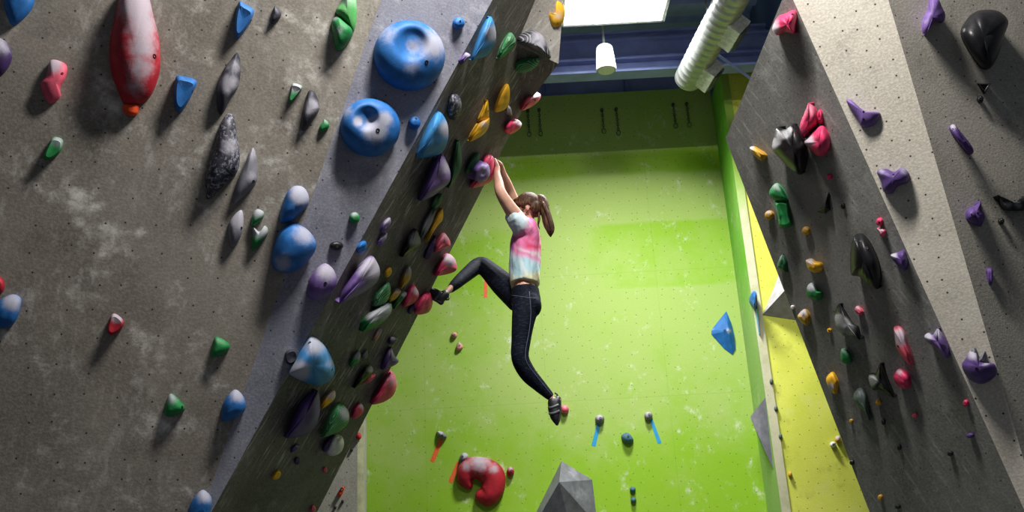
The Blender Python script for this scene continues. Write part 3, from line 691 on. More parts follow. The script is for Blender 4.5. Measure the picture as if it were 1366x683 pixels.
H1('Y', 'holds on the yellow wall', 'tiny white foothold on the yellow wall near the prow edge', 'white', .06, ell(1111, 593, 4, 4), 0, bolts=[(1112, 593, .010)])
H1('Y', 'holds on the yellow wall', 'tiny pale yellow foothold beside the white one on the yellow wall', 'ochre', .06, ell(1118, 586, 4, 5), .9)
for k, (x, y) in enumerate([(1029, 509), (1035, 545), (1041, 582), (1054, 633)]):
    H1('Y', 'tiny brown footholds on the beige edge', ['tiny brown foothold topmost on the worn beige wall edge', 'tiny brown foothold second down on the worn beige edge', 'tiny brown foothold third down on the worn beige edge', 'tiny tan foothold on the yellow wall beside the beige edge'][k], 'ochre' if k == 3 else 'sage', .04, ell(x, y, 2.6, 4), .3)

# --- dark grey prow
def r1(label, col, H, pts, ck=.5, **k): return H1('R1', GR, label, col, H, pts, ck, **k)
r1('pink fin hold at the very top of the dark prow', 'pink', .12, [(1030, 38), (1038, 22), (1048, 18), (1059, 13), (1063, 21), (1061, 34), (1060, 45), (1054, 44), (1047, 43), (1036, 47)], 0, chalk=[(1033, 38, 8, .9)], bolts=[(1057, 19, .007)])
r1('yellow capsule hold on the left edge of the prow', 'ochre', .07, [(1000, 198), (1005, 195), (1014, 200), (1022, 206), (1022, 211), (1017, 215), (1008, 209)], 0, chalk=[(1002, 197, 5, .9)])
bh = r1('big glossy black shield hold with a pale scooped top', 'black', .15, [(1037, 169), (1048, 172), (1059, 165), (1066, 172), (1072, 184), (1077, 200), (1075, 222), (1068, 233), (1056, 227), (1040, 211), (1030, 198), (1032, 184)], 0, chalk=[(1036, 189, 6, 1.2), (1041, 181, 6, 1.2), (1048, 179, 6, 1.1), (1054, 173, 4, 1.1), (1032, 196, 4, 1.0)], peak=(1057, 198))
r1('pink fin hold right of the black shield, upper of a pair', 'pink', .13, [(1079, 137), (1086, 142), (1090, 152), (1090, 166), (1082, 176), (1073, 185), (1067, 174), (1068, 163), (1075, 146)], .4)
r1('pink ball hold with white chalk, lower of a pair', 'pink', .14, [(1096, 167), (1103, 174), (1107, 186), (1106, 199), (1098, 208), (1089, 207), (1079, 198), (1073, 189), (1082, 178)], 0, chalk=[(1077, 187, 11, .9)])
r1('small pink nub behind the two pink holds', 'pink', .06, [(1093, 146), (1097, 152), (1097, 164), (1091, 164), (1089, 156)], 0)
r1('tiny pink foothold below the pink pair on the prow', 'pink', .04, ell(1106, 236, 3.6, 4), 0)
r1('green bullet-shaped cap hold topping a green pillar', 'green', .09, [(1036, 244), (1043, 250), (1049, 262), (1050, 269), (1034, 268), (1026, 259), (1029, 250)], .5)
r1('tall green pillar hold under the bullet cap', 'green', .08, [(1033, 268), (1049, 268), (1053, 288), (1056, 301), (1041, 304), (1037, 288)], 0, prof='mesa', chalk=[(1035, 280, 5, .5)])
r1('small yellow foothold left of the green pillar', 'ochre', .05, ell(1026, 287, 6, 6.5), .6)
r1('small yellow foothold right of the green pillar', 'ochre', .05, ell(1075, 308, 5.5, 6), .4)
r1('yellow rounded hold with grey top above the white and green hold', 'yellow', .07, [(1075, 347), (1082, 345), (1088, 349), (1096, 351), (1097, 360), (1088, 364), (1079, 360), (1076, 353)], 0, chalk=[(1080, 347, 8, .8)])
r1('dark green arched hold near the prow\'s left edge', 'dgreen', .07, [(1044, 339), (1050, 350), (1049, 363), (1043, 361), (1037, 356), (1039, 347)], .4)
r1('black thin triangle hold high on the prow', 'black', .05, [(1105, 257), (1107, 280), (1100, 285), (1090, 283), (1099, 274)], 0, sharp=True, prof='cone', chalk=[(1102, 276, 5, .35)])
r1('tiny black foothold right of the thin triangle', 'black', .03, ell(1124, 275, 2.6, 4), 0)
r1('tiny pink foothold, upper of two near the strip', 'pink', .05, ell(1173, 296, 4.5, 5.5), 0, bolts=[(1173, 297, .005)])
r1('tiny pink foothold with white top, lower of two near the strip', 'rose', .05, [(1170, 304), (1180, 306), (1181, 313), (1176, 316), (1172, 309)], .8)
r1('big glossy black egg hold in the middle of the prow', 'black', .16, [(1140, 314), (1147, 311), (1154, 315), (1163, 328), (1172, 349), (1175, 369), (1172, 385), (1161, 382), (1153, 375), (1146, 369), (1136, 367), (1134, 356), (1134, 339), (1136, 323)], 0, chalk=[], bolts=[(1156, 331, .008, 1)])
r1('small white and green hold under the yellow rounded one', 'green', .06, [(1076, 384), (1083, 377), (1090, 387), (1097, 390), (1096, 398), (1090, 401), (1078, 397)], 0, chalk=[(1082, 382, 7, 1.2)])
r1('tan wedge hold beside the yellow wall edge', 'ochre', .06, [(1074, 412), (1080, 419), (1081, 429), (1076, 434), (1068, 429), (1064, 422), (1068, 416)], 0, chalk=[(1071, 417, 7, .9)])
r1('tiny white speck foothold on the prow\'s left edge', 'white', .03, ell(1057, 410, 2.4, 3), 0)
r1('tiny yellow ring foothold between the tan wedge and the moon hold', 'yellow', .03, ell(1106, 441, 3, 3.4), 0, bolts=[(1106, 441, .007)])
r1('black hold with a chalk-white moon face', 'black', .10, [(1119, 405), (1127, 415), (1137, 431), (1145, 437), (1147, 453), (1138, 448), (1125, 447), (1115, 436), (1113, 420)], 0, chalk=[(1124, 434, 11, 1.3), (1134, 441, 8, 1.2), (1119, 425, 7, 1.1)])
r1('small pink capsule foothold right of the moon hold', 'rose', .05, [(1143, 408), (1148, 411), (1152, 417), (1149, 421), (1143, 418), (1140, 413)], .6)
r1('small green ringed hold below the moon hold', 'green', .05, [(1123, 465), (1129, 467), (1135, 474), (1135, 484), (1124, 484), (1121, 474)], .5)
r1('long pink hold with white upper half', 'rose', .10, [(1192, 437), (1199, 435), (1206, 443), (1211, 459), (1218, 481), (1214, 487), (1205, 478), (1196, 464), (1193, 447)], 0, chalk=[(1200, 450, 14, .9)], bolts=[(1198, 462, .008)])
r1('deep pink ball hold below the long pink one', 'pink', .10, [(1200, 492), (1211, 498), (1215, 510), (1211, 518), (1199, 516), (1192, 505), (1194, 497)], 0, chalk=[(1200, 496, 7, .6)])
r1('black pointed hold with a white inner face low on the prow', 'black', .10, [(1175, 484), (1184, 505), (1193, 529), (1185, 527), (1176, 520), (1165, 520), (1160, 511), (1159, 499), (1168, 497)], 0, peak=(1174, 510), chalk=[(1163, 508, 7, 1.3)])
r1('crumpled yellow hold with white lower part low on the prow', 'yellow', .07, [(1110, 496), (1116, 504), (1118, 513), (1115, 526), (1106, 518), (1102, 505)], 0, chalk=[(1108, 516, 6, .9)])
r1('faded grey-green drip-shaped hold low on the prow', 'sage', .06, [(1148, 517), (1156, 527), (1159, 546), (1160, 561), (1153, 549), (1140, 536), (1139, 525)], .35)
for args in [('tiny yellow foothold below the black pointed hold', 'ochre', 1172, 537, 4, 4.5), ('tiny tan foothold at the left below the crumpled yellow hold', 'ochre', 1135, 562, 2.4, 3), ('tiny pink foothold in the lower middle of the prow', 'rose', 1220, 554, 3.5, 4),
             ('small pink foothold low on the prow near the strip', 'pink', 1288, 538, 3.6, 5), ('small dusty purple foothold low on the prow near the strip', 'purple', 1294, 581, 5, 3.6), ('black foothold isolated in the lower right of the prow', 'black', 1267, 605, 4, 3.6),
             ('tiny black foothold in the lower centre of the prow', 'black', 1199, 597, 2.8, 4), ('tiny black foothold below the yellow one beside the drip hold', 'black', 1178, 563, 2.6, 4), ('tiny yellow foothold near the bottom of the prow', 'ochre', 1174, 664, 3.2, 4.4),
             ('tiny black foothold on the prow edge against the yellow wall', 'black', 1136, 617, 3, 3.6), ('tiny black foothold at the bottom edge of the prow', 'black', 1197, 676, 4, 3)]:
    r1(args[0], args[1], .035, ell(args[2], args[3], args[4], args[5]), .3)
r1('purple slab hold with white corner beside the light strip', 'purple', .10, [(1188, 341), (1196, 337), (1205, 334), (1209, 342), (1211, 351), (1207, 361), (1197, 354)], 0, chalk=[(1192, 340, 6, .9)])
r1('grey-purple knobbly hold lower down beside the light strip', 'lilac', .10, [(1233, 449), (1238, 444), (1244, 447), (1251, 438), (1257, 446), (1263, 458), (1266, 468), (1262, 478), (1252, 467), (1238, 457)], 0, chalk=[(1238, 448, 9, .8), (1252, 444, 9, .7)])

# --- light grey strip
def r2(label, col, H, pts, ck=.3, **k): return H1('R2', GT, label, col, H, pts, ck, **k)
r2('purple wedge-shaped hold, uppermost on the light strip', 'lilac', .05, [(1129, 134), (1135, 133), (1143, 140), (1154, 148), (1167, 149), (1174, 151), (1173, 157), (1165, 167), (1151, 170), (1144, 160), (1134, 145)], .2, bolts=[(1152, 149, .006), (1152, 159, .006)])
r2('purple bone-shaped hold in the middle of the light strip', 'purple', .09, [(1170, 229), (1181, 225), (1193, 229), (1204, 223), (1213, 232), (1211, 243), (1197, 249), (1190, 258), (1179, 256), (1175, 242)], 0, chalk=[(1206, 228, 9, .5), (1176, 229, 6, .5)], bolts=[(1192, 233, .007)])
hr = r2('purple horned hold, lowest on the light strip', 'purple', .12, [(1283, 488), (1288, 478), (1294, 468), (1302, 470), (1305, 480), (1316, 484), (1327, 486), (1329, 499), (1319, 509), (1306, 512), (1291, 504)], 0, chalk=[(1298, 472, 10, .8), (1315, 484, 6, .7)], bolts=[(1303, 492, .008)])
hold('R2', None, 'grey', .05, [(1299, 464), (1303, 471), (1305, 482), (1297, 484), (1294, 472)], parent=hr, pname='horn', prof='cone', lift=.03)
hold('R2', None, 'grey', .05, [(1313, 469), (1314, 478), (1310, 486), (1304, 484), (1307, 477)], parent=hr, pname='horn', prof='cone', lift=.03)

# --- far right grey panel
def r3(label, col, H, pts, ck=.2, **k): return H1('R3', GZ, label, col, H, pts, ck, **k)
r3('purple hooked hold at the top of the far right panel', 'lilac', .09, [(1241, -3), (1251, -2), (1257, 10), (1261, 19), (1259, 29), (1250, 29), (1242, 34), (1236, 45), (1232, 44), (1230, 36), (1232, 24), (1238, 12)], 0, chalk=[(1234, 28, 6, .4)])
r3('big matte black bucket hold at the top right', 'black', .15, [(1297, 18), (1312, 13), (1332, 15), (1345, 28), (1340, 47), (1332, 73), (1322, 90), (1312, 92), (1301, 81), (1286, 57), (1282, 42), (1287, 30)], 0, chalk=[(1286, 40, 4, .5)])
r3('small black triangle hold below the big black bucket', 'black', .04, [(1304, 111), (1322, 111), (1314, 125)], 0, sharp=True, prof='mesa')
r3('tiny black nub under the small black triangle', 'black', .04, ell(1308, 132, 4.2, 5), 0)
r3('purple rod hold slanting across the far right panel', 'purple', .08, [(1267, 169), (1273, 166), (1281, 175), (1294, 191), (1299, 202), (1293, 206), (1281, 193), (1271, 180)], 0, chalk=[(1271, 169, 5, .7)], bolts=[(1271, 172, .006), (1288, 190, .006)])
r3('purple crown-shaped hold with many screw holes', 'purple', .09, [(1289, 283), (1294, 277), (1301, 274), (1308, 268), (1310, 280), (1314, 289), (1309, 301), (1299, 299), (1290, 293)], 0, bolts=[(1296, 286, .004), (1300, 289, .004), (1304, 284, .004)])
r3('black scoop hold with pale rim at the right edge', 'black', .08, [(1331, 260), (1341, 268), (1361, 270), (1366, 261), (1376, 266), (1374, 279), (1347, 281), (1336, 276)], 0, chalk=[(1345, 273, 7, .6), (1358, 273, 7, .6)])
r3('tiny dark foothold under the black scoop', 'black', .04, ell(1336, 295, 4, 4.6), 0)
r3('small purple block alone low on the far right panel', 'purple', .05, [(1317, 358), (1324, 359), (1324, 377), (1320, 379), (1317, 368)], 0, bolts=[(1316.5, 363, .005)])

# --- red horseshoe hold: a bent, fat C swept on the green wall
def horseshoe():
    path = [(634, 660), (651, 661), (658, 649), (657, 634), (645, 626), (630, 624), (622, 630), (621, 640), (625, 647)]
    path = [(643, 662)] + path[1:]
    rad = [.075, .105, .115, .12, .115, .105, .095, .08, .05]
    P = [BW.on(x, y, .03) for x, y in path]
    pp = spline(P, 6); rr = rspline(rad, 6)
    bm = bmesh.new()
    tube_bm(bm, pp, [(r[0], r[0]) for r in rr], 16, ref=V((0, 1, 0)))
    for e, r in ((pp[0], .07), (pp[-1], .047)):
        bmesh.ops.create_uvsphere(bm, u_segments=12, v_segments=8, radius=r, matrix=Matrix.Translation(e))
    o0 = BW.on(642, 645)
    for v in bm.verts:
        if v.co.y > YB+.002: v.co.y = YB+.002
    o = bm_obj('climbing_hold', bm, None, None, o0)
    rm = o.modifiers.new('remesh', 'REMESH'); rm.mode = 'VOXEL'; rm.voxel_size = .012; rm.use_smooth_shade = True
    sm = o.modifiers.new('smooth', 'SMOOTH'); sm.iterations = 6
    dg = bpy.context.evaluated_depsgraph_get(); me = bpy.data.meshes.new_from_object(o.evaluated_get(dg))
    o.modifiers.clear(); o.data = me; me.materials.clear(); me.materials.append(hold_mat('red'))
    ck = []
    for v in me.vertices:
        x, y = proj(v.co+o0); k = 0
        for (qx, qy, qr, qs) in [(640, 616, 18, .7), (622, 622, 10, .6), (658, 625, 10, .6)]: k = max(k, qs*math.exp(-((x-qx)**2+(y-qy)**2)/qr**2))
        ck.append(k)
    a = me.attributes.new('chalk', 'FLOAT', 'POINT'); a.data.foreach_set('value', ck)
    tag(o, 'large red horseshoe hold with dusty dark top low on the green wall', 'climbing hold', GB)
horseshoe()

# --- tape strips that mark routes
mTO = simple('orange_tape', (.75, .13, .035), .45, ns=60, amt=.1); mTB = simple('blue_tape', (.02, .29, .54), .45, ns=60, amt=.1)
def tape(label, q, m, fac='B'):
    pl = FAC[fac]
    a = [pl.on(x, y, .0002) for x, y in q]; b = [pl.on(x, y, .002) for x, y in q]
    c = sum(a, V())/4
    me = mesh_from('tape_strip', a+b, [(0, 1, 2, 3), (4, 5, 6, 7), (0, 1, 5, 4), (1, 2, 6, 5), (2, 3, 7, 6), (3, 0, 4, 7)], origin=c); fix_normals(me)
    tag(obj('tape_strip', me, m, None, c), label, 'tape', 'route marking tapes on the green walls')
tape('orange tape strip under the upper left grey lens hold', [(586, 585), (591.5, 587), (579, 617), (573.5, 614.5)], mTO)
tape('orange tape strip beside the red horseshoe hold', [(609.5, 615.5), (613.5, 617.5), (603.5, 645), (598, 642)], mTO)
tape('short vertical orange tape strip behind the raised thigh', [(646, 374), (650.5, 374), (650, 397), (645, 397)], mTO)
tape('blue tape strip hanging under the left grey ball hold', [(796, 566), (801, 567), (794.5, 595.5), (789, 594.5)], mTB)
tape('blue tape strip slanting under the right grey ball hold', [(866.5, 560), (870.5, 558.5), (882.5, 591), (877.5, 592)], mTB)
tape('thin blue tape line on the green corner wall', [(1007.6, 412), (1010, 412), (1013.5, 446), (1011, 446)], mTB, 'S')

# ------------------------------------------------------------------ ceiling fittings
def emis(name, col, s):
    m, nt, b = mat(name, (.8, .8, .8)); b.inputs['Emission Color'].default_value = (*col, 1); b.inputs['Emission Strength'].default_value = s; return m
LAMP = at(821, 2, 6.95)
lz = LAMP.z
x0, x1 = at(756, 26, 6.95).x, at(886, 24, 6.95).x
yb = 7.13
yb_z = at(820, 28, yb).z
LAMP = V(((x0+x1)/2, yb-.26, yb_z))
lamp = bpy.data.objects.new('ceiling_light', None); COL.objects.link(lamp); lamp.location = LAMP
tag(lamp, 'bright white rectangular strip light under the blue ceiling', 'ceiling light')
mWhite = simple('white_enamel', (.7, .72, .74), .35)
bm = bmesh.new(); W = x1-x0
for c, s in (((0, 0, .06), (W+.10, .60, .05)), ((-W/2-.03, 0, .02), (.03, .60, .07)), ((W/2+.03, 0, .02), (.03, .60, .07)), ((0, -.285, .02), (W+.08, .03, .07)), ((0, .285, .02), (W+.08, .03, .07))):
    box_bm(bm, V(c), s, bevel=.006)
bm_obj('housing', bm, mWhite, lamp)
bm = bmesh.new(); box_bm(bm, V((0, 0, .012)), (W+.02, .52, .03), bevel=.008); bm_obj('diffuser', bm, emis('lit_diffuser', (.95, .98, 1), 9.0), lamp)
bm = bmesh.new()
for sx in (-W/2+.05, W/2-.05):
    tube_bm(bm, [V((sx, 0, .06)), V((sx, 0, ZC-lz))], [.008, .008], 8)
bm_obj('hanger_rod', bm, mSteel, lamp)

# pendant can loudspeaker
c0 = at(809, 94, 7.35); ctop = V((c0.x, 7.35, at(808, 62, 7.35).z))
sp = bpy.data.objects.new('pendant_speaker', None); COL.objects.link(sp); sp.location = c0
tag(sp, 'white tapered can loudspeaker hanging from the blue ceiling beside the duct', 'loudspeaker')
h = ctop.z-c0.z; ra = 13.6/FPX*(c0-EYE).dot(fw); rb = ra*.82
def lathe(name, prof, m, parent, seg=32, smooth=True):
    bm = bmesh.new(); rings = []
    for r, z in prof: rings.append([bm.verts.new((r*math.cos(k*2*PI/seg), r*math.sin(k*2*PI/seg), z)) for k in range(seg)])
    for a, b in zip(rings, rings[1:]):
        for k in range(seg): bm.faces.new((a[k], a[(k+1) % seg], b[(k+1) % seg], b[k]))
    bm.faces.new(rings[0][::-1]); bm.faces.new(rings[-1]); bmesh.ops.recalc_face_normals(bm, faces=bm.faces)
    o = bm_obj(name, bm, m, parent, smooth=smooth)
    try: o.data.set_sharp_from_angle(angle=math.radians(40))
    except Exception: pass
    return o
mCan = simple('white_speaker_plastic', (.30, .32, .295), .5, amt=.05)
lathe('can_body', [(ra*.93, .0), (ra, .01), (ra, .02), (rb, h-.02), (rb*.8, h)], mCan, sp)
lathe('grille', [(ra*.80, .004), (ra*.80, -.004), (ra*.5, -.006)], simple('pale_grille', (.62, .66, .52), .7, ns=200), sp)
lathe('hanger_rod', [(.012, h-.01), (.012, ZC-c0.z)], mCan, sp, 10)

# spiral duct that runs along the ceiling towards the camera, with two side registers
e0 = at(919, 104, 7.55)
def solve_y(px, py, z):
    d = ray(px, py); return EYE + d*((z-EYE.z)/d.z)
e1 = solve_y(975, 0, e0.z); ax = (e1-e0).normalized(); e2 = e0 + ax*4.2
dr = 18.0/FPX*(e0-EYE).dot(fw)
duct = bpy.data.objects.new('spiral_duct', None); COL.objects.link(duct); duct.location = e0
tag(duct, 'silver white spiral air duct running along the ceiling towards the viewer', 'air duct')
pts, rad = [], []
L = (e2-e0).length; n = int(L/.0115)
for i in range(n+1):
    s = i*L/n; pts.append(ax*s); rad.append(dr*(1+.07*(0, .8, 1, .8, 0, 0, 0, 0)[i % 8]) if i else dr*.9)
bm = bmesh.new(); tube_bm(bm, pts, rad, 36, V((0, 0, 1))); bmesh.ops.recalc_face_normals(bm, faces=bm.faces)
mDuct = simple('galvanised_steel', (.27, .285, .27), .40, .5, ns=8, amt=.06)
o = bm_obj('duct_pipe', bm, mDuct, duct, smooth=True)
bm = bmesh.new(); tube_bm(bm, [ax*-.012, ax*.02], [dr*1.05, dr*1.05], 36, V((0, 0, 1))); bm_obj('end_collar', bm, mDuct, duct)
outd = V((.74, .0, -.67)); outd = (outd-ax*outd.dot(ax)).normalized(); tg = ax.cross(outd)
mDark = simple('dark_louvre', (.05, .055, .07), .6)
def along(ty):
    best = min(range(400), key=lambda k: abs(proj(e0+ax*(k*.01)+outd*(dr+.035))[1]-ty)); return best*.01
for s in (along(101), along(45)):
    R = Matrix((ax, tg, outd)).transposed()
    c = ax*s + outd*(dr+.035)
    bm = bmesh.new(); box_bm(bm, c-outd*.01, (.30, .17, .13), R, .006)
    rg_ = bm_obj('register_box', bm, simple('register_metal', (.52, .56, .50), .45), duct)
    bm = bmesh.new(); box_bm(bm, c+outd*.067, (.26, .13, .01), R)
    for k in range(6): box_bm(bm, c+outd*.074+tg*(-.05+.02*k), (.25, .006, .008), R)
    bm_obj('louvre', bm, mDark, rg_)
bm = bmesh.new()
for s in (.7, 2.0, 3.4): tube_bm(bm, [ax*s+V((0, 0, dr*.9)), ax*s+V((0, 0, ZC-e0.z))], [.008, .008], 8, V((1, 0, 0)))
bm_obj('hanger_rod', bm, mSteel, duct)
ra_, rb_ = at(955, 71, 7.45), at(1075, 158, 8.1)
bm = bmesh.new(); tube_bm(bm, [ra_, rb_], [.014, .014], 8)
tag(bm_obj('conduit_pipe', bm, mBlue, None, ra_.copy()), 'thin blue-grey pipe slanting from behind the duct to the right prow', 'pipe')

# steel anchor chains hanging near the top of the green wall
mChain = simple('dull_steel', (.10, .11, .095), .5, .7)
def link_bm(bm, c, r, w, rot):
    pts = [c + V((math.cos(a)*w*(1 if rot else 0), -math.cos(a)*w*(0 if rot else 1), math.sin(a)*r)) for a in [k*2*PI/10 for k in range(10)]]
    tw = .0042
    rings = []
    for i, p in enumerate(pts):
        d = (pts[(i+1) % 10]-pts[i-1]); s, t = frame_of(d, V((0, 1, 0)) if rot else V((1, 0, 0)))
        rings.append([bm.verts.new(p+s*(tw*math.cos(k*PI/2.5))+t*(tw*math.sin(k*PI/2.5))) for k in range(5)])
    for i in range(10):
        for k in range(5): bm.faces.new((rings[i][k], rings[i][(k+1) % 5], rings[(i+1) % 10][(k+1) % 5], rings[(i+1) % 10][k]))
CH = [(704, 147, 179, 'leftmost anchor chain, beside the pink egg hold'), (719, 146, 179, 'anchor chain second from the left on the green wall top'),
      (803, 146, 176, 'anchor chain below the white loudspeaker, left one of two'), (822, 145, 177, 'anchor chain below the white loudspeaker, right one of two'),
      (898, 139, 167, 'anchor chain under the duct end, left one of two'), (916, 138, 167, 'anchor chain under the duct end, right one of two'),
      (954, 106, 148, 'anchor chain in the green corner beside the prow')]
for x, ya, yb2, lab in CH:
    t_, b_ = BW.on(x, ya, .03), BW.on(x, yb2, .03)
    ch = bpy.data.objects.new('anchor_chain', None); COL.objects.link(ch); ch.location = t_
    tag(ch, 'steel '+lab, 'chain', 'anchor chains on the green wall')
    bm = bmesh.new(); tube_bm(bm, [V((0, .032, 0)), V((0, -.004, 0))], [.018, .018], 10, V((0, 0, 1))); bm_obj('hanger_plate', bm, mChain, ch)
    bm = bmesh.new(); hh = t_.z-b_.z; k = 0; z = -.012
    while z > -hh+.03: link_bm(bm, V((0, 0, z)), .019, .010, k % 2 == 0); z -= .030; k += 1
    bm_obj('links', bm, mChain, ch)
    bm = bmesh.new(); link_bm(bm, V((0, 0, z-.012)), .030, .022, True); bm_obj('lowering_ring', bm, mChain, ch)

# ------------------------------------------------------------------ the climber
def bake(o, keep_mat=True):
    dg = bpy.context.evaluated_depsgraph_get(); me = bpy.data.meshes.new_from_object(o.evaluated_get(dg)); o.modifiers.clear(); o.data = me; return me
ORG = at(700, 400, 6.1)
person = bpy.data.objects.new('person', None); COL.objects.link(person); person.location = ORG
tag(person, 'person in tie-dye shirt and dark leggings hanging by both hands from the left wall', 'person')
PX = (ORG-EYE).dot(fw)/FPX        # metres per pixel at the climber
def Q(x, y, Y): return at(x, y, Y)-ORG
def limb(bm, pts, rad, seg=14, n=5, ref=V((0, 1, 0))):
    pp = spline([Q(*p) for p in pts], n); rr = rspline(rad, n); tube_bm(bm, pp, rr, seg, ref)
    for e, r in ((pp[0], rr[0]), (pp[-1], rr[-1])):
        bmesh.ops.create_uvsphere(bm, u_segments=12, v_segments=8, radius=min(r)*.98, matrix=Matrix.Translation(e))
def blob(bm, c, r, R=None):
    mt = Matrix.Translation(c) @ (R.to_4x4() if R is not None else Matrix.Identity(4)) @ Matrix.Diagonal((*r, 1))
    bmesh.ops.create_uvsphere(bm, u_segments=20, v_segments=14, radius=1, matrix=mt)
def fused(name, bm, m, vox, it=4, parent=None, shade=True):
    o = bm_obj(name, bm, None, parent or person)
    rm = o.modifiers.new('r', 'REMESH'); rm.mode = 'VOXEL'; rm.voxel_size = vox; rm.use_smooth_shade = True
    if it:
        s = o.modifiers.new('s', 'SMOOTH'); s.iterations = it; s.factor = .5
    me = bake(o); me.materials.clear()
    for k in (m if isinstance(m, (list, tuple)) else [m]): me.materials.append(k)
    me.polygons.foreach_set('use_smooth', [True]*len(me.polygons))
    return o
def p_(v): return v*PX            # pixels to metres

# head frame: she looks left, a little down and away
F = V((-.93, .22, -.30)).normalized(); S = V((0, -1, 0)); S = (S-F*S.dot(F)).normalized(); U = S.cross(F).normalized()
if U.z < 0: U = -U
RH = Matrix((F, S, U)).transposed()
HC_ = Q(703.5, 279, 6.09)
def hp(f, s, u): return HC_ + F*f + S*s + U*u
mSkin = simple('skin', (.60, .33, .235), .55, ns=40, amt=.07)
bm = bmesh.new()
# torso and neck
limb(bm, [(700, 404, 6.1), (700, 388, 6.1), (699, 372, 6.1), (700, 345, 6.1), (701, 320, 6.1), (702, 303, 6.1)],
     [(.165, .095), (.150, .085), (.125, .078), (.14, .088), (.155, .095), (.14, .07)], 20)
limb(bm, [(702, 306, 6.1), (703, 294, 6.1), (704, 284, 6.09)], [(.07, .06), (.052, .052), (.05, .052)])
# head
blob(bm, hp(-.005, 0, .022), (.094, .074, .090), RH)
blob(bm, hp(.030, 0, -.045), (.058, .056, .062), RH)
blob(bm, hp(.060, 0, -.078), (.026, .030, .024), RH)
blob(bm, hp(.092, 0, -.022), (.022, .013, .018), RH)
blob(bm, hp(.078, 0, -.004), (.020, .010, .030), RH)
for s in (-1, 1):
    blob(bm, hp(.070, s*.030, .016), (.022, .022, .012), RH)
    blob(bm, hp(-.012, s*.073, -.012), (.016, .009, .030), RH)
# arms (near one is her left)
limb(bm, [(696, 300, 5.97), (689, 290, 5.93), (678, 274, 5.87), (668, 257, 5.83), (665, 243, 5.855), (663, 232, 5.88), (663.5, 224, 5.895)],
     [(.06, .062), (.056, .058), (.047, .047), (.040, .039), (.036, .034), (.028, .025), (.024, .021)])
limb(bm, [(698, 298, 6.22), (694, 288, 6.26), (687, 272, 6.24), (681, 256, 6.20), (676, 243, 6.13), (672, 233, 6.07), (670.5, 227, 6.04)],
     [(.06, .06), (.054, .054), (.045, .045), (.038, .037), (.034, .032), (.027, .024), (.023, .020)])
def hand(w, k, tips, thumb_side, Yk):
    """w wrist px, k knuckle row px; fingers curl over the hold to the left"""
    limb(bm, [(w[0], w[1], w[2]), ((w[0]+k[0])/2, (w[1]+k[1])/2, (w[2]+Yk)/2), (k[0], k[1], Yk)], [(.025, .020), (.037, .018), (.040, .015)], 14, 3)
    for i, (ln, dy) in enumerate(((.86, -.031), (1.0, -.010), (.96, .011), (.78, .031))):
        if thumb_side > 0: dy = -dy
        a = (k[0], k[1], Yk+dy)
        b = (k[0]-3.4*ln, k[1]-4.6*ln+.4*i, Yk+dy*1.05+.010)
        c = (k[0]-8.0*ln, k[1]-5.4*ln+.5*i, Yk+dy*1.08+.035)
        d = (k[0]-11.5*ln, k[1]-1.8*ln+.5*i, Yk+dy*1.05+.055)
        limb(bm, [a, b, c, d], [.0095, .0088, .0082, .0068], 8, 3)
    t = thumb_side
    limb(bm, [(w[0]-.6, w[1]-3, w[2]+t*.018), (w[0]-1.6, w[1]-7.5, Yk+t*.048), (w[0]-5.5, w[1]-11.5, Yk+t*.052), (w[0]-9, w[1]-12, Yk+t*.046)], [.014, .0125, .0105, .008], 8, 3)
hand((663.5, 224, 5.895), (660.0, 214.5, ), None, 1, 5.905)
hand((670.5, 227, 6.04), (667.5, 219.0), None, -1, 6.03)
# legs
def leg_near(bm, g, end=True):
    limb(bm, [(702, 404, 6.02), (698, 428, 6.0), (695, 455, 5.99), (694, 478, 5.98), (704, 498, 6.01), (719, 514, 6.05), ((735, 530.5, 6.08) if end else (732.5, 527.5, 6.075))] + ([] if not end else [(739, 541, 6.08)]),
         [(.098+g, .096+g), (.088+g, .078+g), (.073+g, .064+g), (.060+g, .058+g), (.056+g, .055+g), (.045+g, .043+g), (.031+g, .029+g)] + ([] if not end else [(.034, .034)]))
def leg_far(bm, g, end=True):
    limb(bm, [(694, 399, 6.18), (670, 378, 6.30), (651, 360, 6.39), (640, 353.5, 6.42), (624, 365, 6.32), (609, 378, 6.21), ((597, 388.5, 6.14) if end else (601, 385.5, 6.165))] + ([] if not end else [(591, 394, 6.12)]),
         [(.10+g, .102+g), (.088+g, .088+g), (.070+g, .068+g), (.060+g, .060+g), (.052+g, .050+g), (.041+g, .039+g), (.029+g, .027+g)] + ([] if not end else [(.032, .032)]))
leg_near(bm, -.004); leg_far(bm, -.004)
limb(bm, [(739, 538, 6.08), (740, 550, 6.08), (742, 562, 6.08)], [(.03, .036), (.034, .034), (.022, .014)])
limb(bm, [(590, 396, 6.12), (581, 392, 6.12), (570, 387, 6.11)], [(.03, .03), (.034, .032), (.02, .014)])
body = fused('body', bm, mSkin, .0055, 3)
bvh_body = BVHTree.FromPolygons([v.co+ORG for v in body.data.vertices], [tuple(p.vertices) for p in body.data.polygons])

